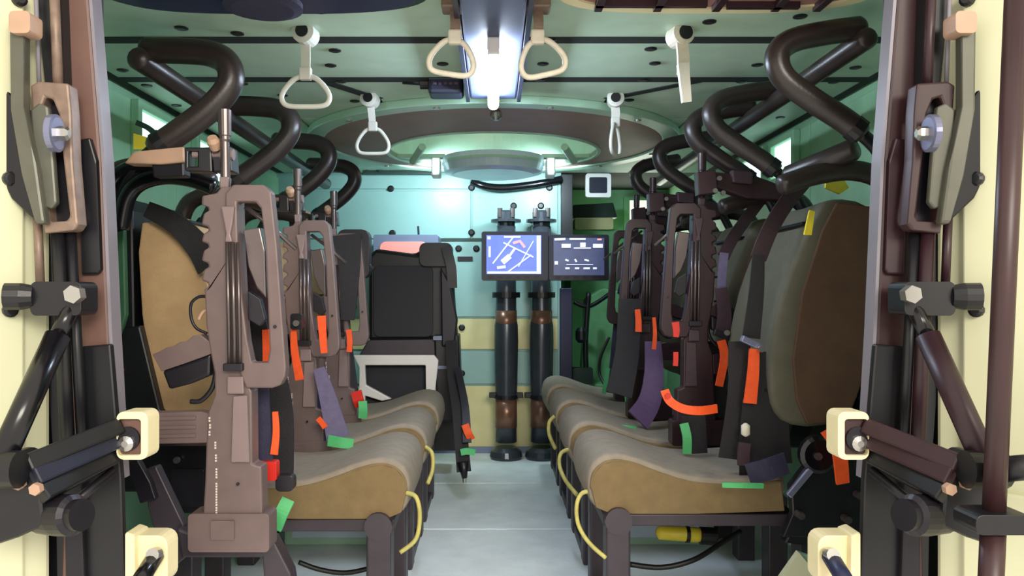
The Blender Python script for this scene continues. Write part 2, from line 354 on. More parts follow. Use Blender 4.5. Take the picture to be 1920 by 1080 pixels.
t = thing('roof_hatch', 'open roof hatch at the top right, pinkish ribbed panel standing in for the hall beyond', 'hatch', (0.50, 1.75, CEIL-0.03))
fin('hatch_rim', prism(B(), [oval(0.14, 0.88, 1.57, 1.945), oval(0.17, 0.85, 1.60, 1.915)], zf(CEIL-0.02, CEIL)), 'cream_bracket', t)
fin('pad', prism(B(), [oval(0.17, 0.85, 1.60, 1.915)], zf(CEIL-0.015, CEIL)), 'hatch_hall_view', t)  # flat panel stands in for the hall seen through the open hatch
for x in (0.24, 0.38, 0.52, 0.66, 0.76): fin('rib', box(B(), x, x+0.018, 1.64, 1.905, CEIL-0.03, CEIL-0.015), 'dark_maroon', t)  # ribs stand in for the hall truss
fin('rib', box(B(), 0.24, 0.50, 1.865, 1.88, CEIL-0.03, CEIL-0.015), 'dark_maroon', t)
fin('rib', box(B(), 0.55, 0.72, 1.875, 1.89, CEIL-0.03, CEIL-0.015), 'dark_maroon', t)

t = thing('strip_light', 'bright white strip light on the grey roof channel', 'lamp', (0, 2.2, CEIL-0.05))
fin('channel', box(B(), -0.078, 0.078, RY0+0.05, 2.74, CEIL-0.035, CEIL), 'fixture', t, bevel=0.006)
fin('side_rail', box(B(), -0.092, -0.080, RY0+0.05, 2.72, CEIL-0.05, CEIL), 'bezel', t)
fin('side_rail', box(B(), 0.080, 0.092, RY0+0.05, 2.72, CEIL-0.05, CEIL), 'bezel', t)
fin('lamp_tube', tube(B(), [(0, 2.09, CEIL-0.068), (0, 2.68, CEIL-0.068)], 0.018, 12, 1, dome=True), 'lamp', t, smooth=True)
fin('end_cap', box(B(), -0.016, 0.016, 2.07, 2.09, CEIL-0.08, CEIL-0.035), 'white_metal', t, bevel=0.004)
fin('end_cap', box(B(), -0.016, 0.016, 2.68, 2.70, CEIL-0.08, CEIL-0.035), 'white_metal', t, bevel=0.004)
t = thing('roof_radio', 'small dark control box on the roof beside the strip light', 'control box', P(825, 175, 2.6))
fin('body', pbox(B(), 802, 868, 142, 174, 2.60, 0.10), 'bezel', t, bevel=0.012)
fin('top_cover', pbox(B(), 802, 868, 138, 149, 2.595, 0.11), 'fixture', t, bevel=0.01)
fin('antenna_plug', tube(B(), [P(803, 155, 2.65), P(755, 152, 2.65)], S(6, 2.65), 10, 1), 'black', t, smooth=True)
fin('knob', lathe(B(), [(0, .02), (.03, .02)], P(805, 156, 2.65), (-1, 0, 0), 12), 'black', t)
for k in range(5): fin('button', pbox(B(), 812+k*10, 818+k*10, 154, 158, 2.592, 0.01), 'web_purple', t)

# ================================================================== hanging handles
def handle(px_top, py_top, py_a, px_h, py_h0, py_h1, wpx, d, label, mat='strap_white', ball=True, edge=False, tilt=0):
    t = thing('strap_hanger', label, 'hanging strap', P(px_h, py_h1, d), 'hanging grab handles under the roof')
    top = P(px_top, py_top, d); a = P(px_h, py_h0, d)
    if ball:
        fin('mount', lathe(B(), [(-0.005, 0.018), (0, 0.030), (0.05, 0.030), (0.055, 0.02)], (top.x, top.y-0.03, top.z), (0.12, 1, 0), 20), mat, t, smooth=False)
        fin('socket', lathe(B(), [(0, 0.017), (0.012, 0.017)], (top.x-0.001, top.y-0.038, top.z), (0.12, 1, 0), 16), 'black', t)
        fin('stem', tube(B(), [(top.x, top.y, top.z), (top.x+0.004, top.y, CEIL)], 0.016, 10, 1), 'steel', t)
    else:
        fin('mount', box(B(), top.x-0.03, top.x+0.03, top.y-0.03, top.y+0.03, CEIL-0.03, CEIL), 'latch_tan', t, bevel=0.005)
        top = Vector((top.x, top.y, CEIL-0.02))
    fin('strap', ribbon(B(), [top, (top+a)/2+Vector((0.002, -0.003, 0)), a], 0.024 if not edge else 0.03, 0.006), mat if ball else 'latch_tan', t)
    fin('strap_clip', box(B(), a.x-0.016, a.x+0.016, a.y-0.010, a.y+0.010, a.z-0.012, a.z+0.022), mat, t, bevel=0.004)
    hw = S(wpx/2, d); h = a.z-P(0, py_h1, d).z
    u = [(0, 0), (0.45, -0.10), (0.85, -0.42), (1.0, -0.72), (0.78, -0.96), (0, -1.0)]
    pts = [(q*hw, v*h) for q, v in u]; pts = pts+[(-q, v) for q, v in reversed(pts[1:-1])]; pts.append(pts[0])
    ct, st = math.cos(tilt), math.sin(tilt)
    if edge: P3 = [Vector((a.x+q*0.42+v*0.0, a.y+q*0.9, a.z+v)) for q, v in pts]
    else: P3 = [Vector((a.x+q*ct-v*st, a.y, a.z+q*st+v*ct)) for q, v in pts]
    fin('grip_ring', tube(B(), P3, 0.0070 if d < 2.5 else 0.0065, 10, 5, caps=False), mat, t, smooth=True)
    return t
handle(572, 65, 0, 573, 142, 200, 90, 2.13, 'white hanging handle left of the middle, on a round roof mount')
handle(693, 187, 0, 699, 240, 288, 60, 2.83, 'small far hanging handle left of the turret ring')
handle(1152, 187, 0, 1154, 232, 290, 60, 2.83, 'small far hanging handle seen edge on at the ring\'s right', edge=True)
handle(852, -2, 0, 853, 74, 140, 84, 1.90, 'cream hanging handle just left of the strip light', 'strap_cream', ball=False, tilt=-0.15)
handle(1008, -2, 0, 1008, 74, 142, 84, 1.90, 'cream hanging handle just right of the strip light', 'strap_cream', ball=False, tilt=0.22)
t = thing('strap_hanger', 'folded cream strap hanging from the right round roof mount', 'hanging strap', P(1285, 195, 2.13), 'hanging grab handles under the roof')
top = P(1278, 68, 2.13)
fin('mount', lathe(B(), [(-0.005, 0.018), (0, 0.030), (0.05, 0.030), (0.055, 0.02)], (top.x, top.y-0.03, top.z), (-0.25, 1, 0), 20), 'strap_cream', t)
fin('socket', lathe(B(), [(0, 0.019), (0.012, 0.019)], (top.x+0.004, top.y-0.038, top.z), (-0.25, 1, 0), 16), 'black', t)
fin('stem', tube(B(), [top, (top.x, top.y, CEIL)], 0.016, 10, 1), 'steel', t)
fin('strap', prib([(1278, 80, 2.11), (1281, 110, 2.105), (1281, 140, 2.10)], (20, 22), 0.016), 'strap_cream', t)
fin('strap_fold', prib([(1280, 120, 2.09), (1284, 160, 2.085), (1287, 192, 2.09)], (20, 16), 0.022), 'strap_white', t)

# ================================================================== rear door frame and door gear
def mirror(px, m): return 1848-px if m else px
for m in (False, True):
    s = 1 if m else -1; side = 'right' if m else 'left'
    M = lambda px: mirror(px, m)
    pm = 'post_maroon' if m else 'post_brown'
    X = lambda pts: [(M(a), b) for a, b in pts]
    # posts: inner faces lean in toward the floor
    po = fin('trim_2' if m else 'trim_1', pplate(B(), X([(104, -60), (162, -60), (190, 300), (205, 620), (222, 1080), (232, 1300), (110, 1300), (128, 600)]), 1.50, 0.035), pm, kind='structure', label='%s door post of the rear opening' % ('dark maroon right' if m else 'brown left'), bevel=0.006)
    fin('edge_strip', pplate(B(), X([(162, -60), (168, -60), (196, 300), (210, 620), (226, 900), (220, 900), (204, 620), (190, 300)]), 1.496, 0.038), 'post_edge', po)
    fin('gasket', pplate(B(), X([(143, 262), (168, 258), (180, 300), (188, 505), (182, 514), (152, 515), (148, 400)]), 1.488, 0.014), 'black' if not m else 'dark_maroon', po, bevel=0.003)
    fin('lower_sheath', pplate(B(), X([(150, 650), (207, 645), (228, 900), (240, 1300), (140, 1300)]), 1.485, 0.016), 'black', po, bevel=0.004)
    fin('gear_backing', pplate(B(), X([(36, -60), (112, -60), (150, 430), (165, 900), (175, 1300), (112, 1300), (104, 900), (78, 560), (56, 300)]), 1.505, 0.02), 'black', po)
    # door leaf, swung open toward the camera
    d_ = thing('door_2' if m else 'door_1', 'open cream rear door leaf on the %s' % side, None, (s*0.86, 1.40, 0), kind='structure')
    h = Vector((s*0.83, 1.50, 0)); dr = Vector((s*0.62, -0.78, 0)).normalized(); nr = Vector((-s*0.78, -0.62, 0))
    def leaf(a, b, z0, z1, off, th):
        bm = B(); q = [h+dr*a+nr*off, h+dr*b+nr*off, h+dr*b+nr*(off-th), h+dr*a+nr*(off-th)]
        lo = [bm.verts.new((v.x, v.y, z0)) for v in q]; hi = [bm.verts.new((v.x, v.y, z1)) for v in q]
        bm.faces.new(lo); bm.faces.new(hi)
        for i in range(4): bm.faces.new((lo[i], lo[(i+1) % 4], hi[(i+1) % 4], hi[i]))
        return bm
    fin('leaf', leaf(0, 0.75, 0.02, 1.60, 0, 0.06), 'cream', d_, bevel=0.008)
    fin('inner_panel', leaf(0.05, 0.70, 0.10, 0.58, 0.012, 0.012), 'cream', d_, bevel=0.004)
    fin('inner_panel', leaf(0.05, 0.70, 0.62, 1.54, 0.012, 0.012), 'cream', d_, bevel=0.004)
    for a, z in ((0.075, 1.135), (0.06, 1.46), (0.11, 0.62), (0.075, 0.9)):
        fin('bolt', lathe(B(), [(0, 0.013), (0.008, 0.013), (0.012, 0.008)], h+dr*a+nr*0.012+Vector((0, 0, z)), nr, 12), 'black', d_)
    # vertical locking gear
    t = thing('door_lock', 'tall %s locking gear with lever and round pivot on the %s post' % ('maroon' if m else 'brown', side), 'door lock', P(M(95), 900, 1.44), 'locking gear on the two door posts')
    dk = 'dark_maroon' if m else 'black'
    fin('channel', pplate(B(), X([(62, -60), (112, -60), (120, 160), (84, 160)]), 1.47, 0.03), 'black', t, bevel=0.003)
    fin('rod', tube(B(), [P(M(66), -60, 1.455), P(M(74), 170, 1.455)], S(4, 1.45), 10, 1), 'post_edge', t, smooth=True)
    fin('rod', tube(B(), [P(M(100), -60, 1.455), P(M(110), 180, 1.455)], S(9, 1.45), 10, 1), 'latch_tan' if not m else 'dark_maroon', t, smooth=True)
    fin('rod', tube(B(), [P(M(108), 425, 1.455), P(M(130), 900, 1.455)], S(13, 1.45), 12, 1), dk, t, smooth=True)
    fin('rod', tube(B(), [P(M(132), 425, 1.465), P(M(158), 900, 1.465)], S(10, 1.45), 12, 1), 'black', t, smooth=True)
    fin('rod', tube(B(), [P(M(70), 400, 1.45), P(M(76), 545, 1.45)], S(8, 1.45), 12, 1), 'latch_tan' if not m else 'dark_maroon', t, smooth=True)
    fin('latch_plate', pplate(B(), [X([(56, 160), (70, 152), (128, 156), (133, 210), (136, 300), (146, 420), (138, 432), (84, 438), (70, 330)]), X([(78, 200), (84, 182), (98, 186), (110, 215), (118, 300), (130, 405), (124, 414), (92, 416), (84, 320)])], 1.435, 0.035), 'latch_tan' if not m else 'post_maroon', t, bevel=0.004)
    fin('latch_back', pplate(B(), X([(76, 180), (118, 180), (132, 418), (86, 418)]), 1.462, 0.012), 'gun_dark', t)
    fin('pawl', pplate(B(), X([(56, 205), (72, 192), (90, 200), (96, 250), (106, 380), (96, 392), (82, 388), (62, 280)]), 1.425, 0.014), 'lever_grey', t, bevel=0.004)
    c = P(M(97), 250, 1.405)
    fin('pivot_disc', lathe(B(), [(0, 0.033), (0.010, 0.033), (0.012, 0.028)], c, (-s*0.97, 0.08, 0), 28), 'steel_blue', t)
    fin('pivot_bolt', lathe(B(), [(0, 0.013), (0.014, 0.013), (0.018, 0.008)], c+Vector((-s*0.97, 0.08, 0)).normalized()*0.012, (-s*0.97, 0.08, 0), 6), 'steel', t)
    fin('lever', pplate(B(), X([(16, 40), (44, 30), (44, 200), (70, 320), (84, 420), (66, 420), (40, 330), (18, 200)]), 1.41, 0.022), 'lever_grey', t, bevel=0.005)
    fin('lever_knob', pplate(B(), X(rrect(16, 56, 20, 62, 9)), 1.395, 0.04), 'tan_block', t, bevel=0.006)
    fin('hand_guard', pplate(B(), X([(60, 410), (20, 372), (-6, 320), (-16, 240), (2, 152), (34, 200), (50, 280), (66, 330), (70, 410)]), 1.43, 0.05), 'black_gloss', t, bevel=0.008)
    fin('clamp_block', pplate(B(), X(rrect(56, 152, 528, 592, 12)), 1.40, 0.06), 'black', t, bevel=0.006)
    fin('clamp_nut', lathe(B(), [(0, .016), (.02, .016)], P(M(146), 552, 1.40), (0, -1, 0), 6), 'steel', t)
    fin('clamp_knob', lathe(B(), [(0, .020), (.02, .024), (.045, .024)], P(M(64), 556, 1.41), (s, -.3, 0), 14), 'black', t)
    # diagonal stay tube
    t = thing('door_stay', 'polished diagonal stay tube holding the %s door open' % side, 'strut', P(M(10), 880, 1.30), 'diagonal door stays')
    fin('outer_tube', tube(B(), [P(M(108), 630, 1.39), P(M(-10), 890, 1.26)], S(23, 1.35), 18, 1), 'black_gloss' if not m else 'dark_maroon', t, smooth=True)
    fin('inner_rod', tube(B(), [P(M(142), 562, 1.42), P(M(106), 634, 1.39)], S(15, 1.4), 16, 1), 'black_gloss', t, smooth=True)
    fin('end_joint', lathe(B(), [(-.03, .03), (.03, .03)], P(M(2), 880, 1.27), (s, 0, 0), 18), 'black', t)
    # hinge arm near the waist
    t = thing('door_linkage', '%s linkage reaching from the %s cream bracket to the door' % ('maroon' if m else 'black', side), 'linkage', P(M(130), 900, 1.40), 'linkages of the doors')
    for k, (y0, y1, mt) in enumerate(((800, 872, 'black'), (828, 898, 'bezel' if not m else 'dark_maroon'), (858, 930, 'black'))):
        a = P(M(222-6*k), y0, 1.455); b = P(M(44+14*k), y1, 1.30)
        bm = B(); ribbon(bm, [a, b], 0.030, 0.035, 1); fin('bar', bm, mt if not m else ('dark_maroon' if k < 2 else 'black'), t, bevel=0.004)
    fin('link_rod', tube(B(), [P(M(214), 882, 1.45), P(M(130), 950, 1.36)], S(9, 1.4), 12, 1), 'gun_dark', t, smooth=True)
    c = P(M(112), 966, 1.33)
    fin('knob', lathe(B(), [(-0.045, .020), (-0.04, .030), (0, .034), (.03, .034), (.036, .026), (.05, .026)], c, (-s*0.9, -0.35, 0.1), 22), 'gun_dark', t, smooth=False)
    fin('pivot_block', pplate(B(), X([(-30, 860), (20, 850), (75, 900), (84, 985), (30, 1010), (-30, 1030)]), 1.30, 0.07), 'black', t, bevel=0.008)
    for px, py in ((40, 905), (72, 915)): fin('nut', lathe(B(), [(0, .010), (.012, .010)], P(M(px), py, 1.295), (0, -1, 0), 6), 'tan_block', t)
    # cream brackets
    for nm, ya, yb, xa, xb, lab in (('bracket', 772, 862, 218, 277, 'upper cream hinge bracket on the %s door post'), ('bracket', 1004, 1100, 236, 314, 'lower cream hinge bracket on the %s door post')):
        t = thing('hinge_bracket', lab % side, 'bracket', P(M((xa+xb)/2), yb, 1.45), 'cream hinge brackets')
        if ya < 900:
            fin('shell', pplate(B(), [X(rrect(xa, xb, ya, yb, 14)), X(rrect(xa+2, xb-13, ya+14, yb-8, 6))], 1.44, 0.05), 'cream_bracket', t, bevel=0.004)
            fin('face_plate', pplate(B(), X(rrect(xa+1, xb-12, ya+13, yb-7, 6)), 1.452, 0.03), pm, t)
            fin('bolt', lathe(B(), [(0, .014), (.012, .014), (.016, .006)], P(M(241), 830, 1.452), (0, -1, 0), 14), 'steel', t)
            fin('washer', lathe(B(), [(0, .022), (.006, .022)], P(M(241), 822, 1.452), (0, -1, 0), 18), 'gun_dark', t)
        else:
            fin('shell', pplate(B(), X(rrect(xa, xb, ya, yb, 20)), 1.46, 0.05), 'cream_bracket', t, bevel=0.008)
            fin('flange', pplate(B(), X([(xa-2, ya-6), (xa+16, ya), (xa+18, yb+10), (xa-2, yb+10)]), 1.445, 0.06), 'cream_bracket', t, bevel=0.004)
            fin('rod', tube(B(), [P(M(292), 1042, 1.45), P(M(250), 1110, 1.36)], S(16, 1.42), 14, 1), 'black_gloss' if not m else 'navy', t, smooth=True)
            fin('rod_tip', lathe(B(), [(0, .012), (.02, .012)], P(M(294), 1038, 1.447), (0, -1, .2), 12), 'steel', t)
    # lower dark column of the frame
    fin('sheath_rib', pplate(B(), X([(118, 860), (150, 850), (165, 1300), (125, 1300)]), 1.47, 0.03), 'gun_dark', po, bevel=0.004)
t = thing('door_pole', 'dark tapered pole standing in front of the right open door', 'pole', P(1858, 1000, 1.22))
fin('pole', tube(B(), [P(1908, -40, 1.22), P(1862, 1000, 1.22)], (S(21, 1.22), S(20, 1.22)), 18, 1), 'post_maroon', t, smooth=True)
fin('pole_clamp', pplate(B(), rrect(1830, 1940, 966, 1004, 14), 1.19, 0.06), 'black', t, bevel=0.008)
fin('pole_foot', tube(B(), [P(1862, 1000, 1.22), P(1848, 1300, 1.22)], S(22, 1.22), 16, 1), 'post_maroon', t, smooth=True)
fin('side_arm', tube(B(), [P(1880, 880, 1.24), P(1990, 870, 1.24)], S(24, 1.24), 14, 1), 'black', t, smooth=True)

# ================================================================== seats
W_ = 0.42
def seat(s, y0, lip, label, back_front, back_side, cush=True):
    """Folding seat facing the aisle: s = -1 left row, 1 right row; y0 near edge; lip = |x| of the front lip."""
    X = lambda v: s*(lip+v)
    t = thing('troop_seat', label, 'seat', (s*(lip+0.25), y0+W_/2, 0), 'folding troop seats along the %s wall' % ('left' if s < 0 else 'right'))
    prof = [(0.015, 0.345), (0.0, 0.40), (0.006, 0.455), (0.03, 0.487), (0.075, 0.498), (0.13, 0.490), (0.20, 0.462), (0.28, 0.436), (0.37, 0.425), (0.47, 0.428), (0.54, 0.440), (0.555, 0.41), (0.54, 0.335), (0.30, 0.325), (0.07, 0.325)]
    cx = sum(p[0] for p in prof)/len(prof); cz = sum(p[1] for p in prof)/len(prof)
    bm = B(); rings = []
    for y, ins in ((0, .018), (.006, .006), (.02, 0), (W_*.5, -.003), (W_-.02, 0), (W_-.006, .006), (W_, .018)):
        ring = []
        for u, v in prof:
            dv = Vector((cx-u, cz-v)); dv = dv.normalized()*min(ins, dv.length)
            ring.append(bm.verts.new((X(u+dv.x), y0+y, v+dv.y)))
        rings.append(ring)
    n = len(prof)
    for a, b in zip(rings, rings[1:]):
        for k in range(n): bm.faces.new((a[k], a[(k+1) % n], b[(k+1) % n], b[k]))
    bm.faces.new(rings[0]); bm.faces.new(rings[-1])
    cu = fin('cushion', bm, 'cushion', t, smooth=True)
    md = cu.modifiers.new('sub', 'SUBSURF'); md.levels = 1; md.render_levels = 1
    side = [(0.028, 0.350), (0.016, 0.40), (0.022, 0.44), (0.045, 0.466), (0.08, 0.476), (0.13, 0.468), (0.20, 0.442), (0.28, 0.418), (0.37, 0.409), (0.46, 0.412), (0.53, 0.42), (0.54, 0.34), (0.30, 0.332), (0.07, 0.332)]
    fin('side_panel', prism(B(), [[(X(u), v) for u, v in side]], lambda u, v, k: (u, y0-0.004+0.02*k, v)), 'cushion_side', cu, bevel=0.003)
    pts = [(X(u), y0+0.001, v) for u, v in side[1:11]]
    fin('piping', tube(B(), pts, 0.004, 8, 3), 'cushion_side', cu, smooth=True)
    fin('seat_pan', box(B(), *sorted((X(0.05), X(0.58))), y0+0.01, y0+W_-0.01, 0.295, 0.328), 'seat_metal', t, bevel=0.004)
    for yy in (y0-0.015, y0+W_-0.075):
        fin('leg', box(B(), *sorted((X(0.055), X(0.120))), yy, yy+0.075, 0.006, 0.315), 'seat_metal', t, bevel=0.006)
        fin('leg_boss', lathe(B(), [(0, .037), (.085, .037)], (X(0.088), yy-0.004, 0.315), (0, 1, 0), 18), 'seat_metal', t)
    fin('foot_rail', box(B(), *sorted((X(0.06), X(0.115))), y0+0.05, y0+W_-0.06, 0.006, 0.04), 'seat_metal', t, bevel=0.004)
    # backrest: slab facing the aisle with a lumbar bulge
    bp = [(0.530, 0.575), (0.505, 0.62), (0.498, 0.70), (0.505, 0.80), (0.53, 0.93), (0.585, 1.07), (0.635, 1.165), (0.655, 1.188), (0.70, 1.195), (0.79, 1.18), (0.815, 1.10), (0.80, 0.90), (0.77, 0.70), (0.72, 0.57), (0.60, 0.555)]
    bp = [(u, v) if s > 0 else (0.5+(u-0.5)*0.75, 0.575+(v-0.575)*0.92) for u, v in bp]
    cx = sum(p[0] for p in bp)/len(bp); cz = sum(p[1] for p in bp)/len(bp); n = len(bp); bm = B(); rings = []
    for y, ins in ((0, .022), (.008, .007), (.03, 0), (W_*.5, .012), (W_-.03, 0), (W_-.008, .007), (W_, .022)):
        ring = []
        for u, v in bp:
            dv = Vector((cx-u, cz-v)); dv = dv.normalized()*ins
            ring.append(bm.verts.new((X(u+dv.x), y0+y, v+dv.y)))
        rings.append(ring)
    for a, b in zip(rings, rings[1:]):
        for k in range(n): bm.faces.new((a[k], a[(k+1) % n], b[(k+1) % n], b[k]))
    bm.faces.new(rings[0]); bm.faces.new(rings[-1])
    bk = fin('backrest', bm, back_front, t, smooth=True)
    md = bk.modifiers.new('sub', 'SUBSURF'); md.levels = 1; md.render_levels = 1
    sp = [(0.57 if s > 0 else 0.515, 0.64), (0.56 if s > 0 else 0.512, 0.75), (0.585 if s > 0 else 0.53, 0.93), (0.64 if s > 0 else 0.60, 1.10), (0.68, 1.176), (0.785, 1.163), (0.798, 1.08), (0.785, 0.90), (0.752, 0.70), (0.71, 0.585), (0.60, 0.575)]
    sp = [(u, v) if s > 0 else (0.5+(u-0.5)*0.75, 0.575+(v-0.575)*0.92) for u, v in sp]
    fin('side_panel', prism(B(), [[(X(u), v) for u, v in sp]], lambda u, v, k: (u, y0-0.006+0.025*k, v)), back_side, bk, bevel=0.004)
    for z, u in ((0.66, 0.497), (1.12, 0.602)):
        fin('seam', box(B(), *sorted((X(u-0.002), X(u+0.02))), y0+0.03, y0+W_-0.06, z, z+0.007), 'black', bk)
    fin('back_shell', prism(B(), [[(X(u-(0.085 if s < 0 else 0)), v) for u, v in ((0.74, 0.40), (0.82, 0.62), (0.83, 1.15), (0.86, 1.19), (0.89, 1.15), (0.89, 0.40))]], lambda u, v, k: (u, y0+0.01+(W_-0.02)*k, v)), 'black', t, bevel=0.006)
    fin('back_frame', tube(B(), [(X(0.83), y0-0.01, 0.98), (X(0.83), y0-0.01, 1.14), (X(0.80), y0-0.01, 1.232), (X(0.72), y0-0.01, 1.262), (X(0.62), y0-0.01, 1.250), (X(0.53), y0-0.01, 1.222)], 0.028, 14, 6, dome=True), 'foam', t, smooth=True)
    fin('mount_leg', box(B(), *sorted((X(0.60), X(0.66))), y0+0.05, y0+0.12, 0.0, 0.30), 'seat_metal', t, bevel=0.005)
    fin('mount_leg', box(B(), *sorted((X(0.60), X(0.66))), y0+W_-0.12, y0+W_-0.05, 0.0, 0.30), 'seat_metal', t, bevel=0.005)
    return t
LY = [2.12, 2.68, 3.24]; RYs = [2.17, 2.73, 3.29, 3.85]
ordn = ['nearest', 'second', 'third', 'farthest']
for i, y in enumerate(LY): seat(-1, y, 0.215, '%s grey cushioned seat of the left row, khaki backrest side' % ordn[i], 'back_khaki', 'back_khaki')
for i, y in enumerate(RYs): seat(1, y, 0.25, '%s grey cushioned seat of the right row, brown backrest side' % ordn[i], 'back_olive', 'back_brown')

# ------------------------------------------------------------------ padded head bars
def bar(side, pts, d, off, label, rr):
    t = thing('head_bar', label, 'padded bar', P(pts[0][0], pts[0][1], d)+Vector((0, off, 0)), 'padded head bars above the %s seats' % side)
    q = [P(x, y, d)+Vector((0, off+(k*0.004), 0)) for k, (x, y) in enumerate(pts)]
    fin('foam_sleeve', tube(B(), q, rr, 16, 7, dome=True), 'foam', t, smooth=True)
    a = q[0]; s = 1 if a.x > 0 else -1
    fin('mounting_tube', tube(B(), [a, a+Vector((s*0.06, 0.02, -0.05)), a+Vector((s*0.12, 0.03, -0.16))], rr*0.55, 12, 4), 'black', t, smooth=True)
    fin('clamp_ring', lathe(B(), [(-0.012, rr*1.08), (0.012, rr*1.08)], q[0]+(q[1]-q[0])*0.2, q[1]-q[0], 16), 'black', t)
    return t
LP_ = [(292, 278), (345, 240), (398, 197), (428, 155), (424, 118), (392, 97), (335, 90), (266, 88)]
RP_ = [(1612, 248), (1580, 222), (1520, 182), (1472, 142), (1462, 100), (1490, 72), (1555, 56), (1622, 46)]
for i, off in enumerate((0, 0.6, 1.2, 1.8)): bar('left', LP_, 2.0, off, '%s padded black head bar of the left row' % ordn[i], 0.033)
for i, (off, lab) in enumerate(((0, 'nearest'), (0.57, 'second'), (0.80, 'third, close behind the second'), (1.34, 'fourth'), (1.88, 'farthest'))):
    bar('right', RP_, 1.88, off, '%s padded black head bar of the right row' % lab, 0.029)
a = P(266, 92, 2.0); fin('overhead_rail', tube(B(), [a+Vector((0.0, -0.02, -0.03)), Vector((a.x+0.02, 4.1, a.z-0.05))], 0.029, 14, 1, dome=True), 'foam', label='long padded rail joining the left head bars under the roof', cat='rail', smooth=True)
a = P(1622, 50, 1.88); fin('overhead_rail', tube(B(), [a+Vector((0.0, -0.01, -0.03)), Vector((a.x-0.02, 4.1, a.z-0.05))], 0.026, 14, 1, dome=True), 'foam', label='long padded rail joining the right head bars under the roof', cat='rail', smooth=True)
fin('cross_bar', tube(B(), [P(1480, 330, 2.25), P(1600, 280, 2.12)], 0.030, 14, 1, dome=True), 'foam', label='short dark blue padded bar over the nearest right backrest', cat='padded bar', smooth=True)

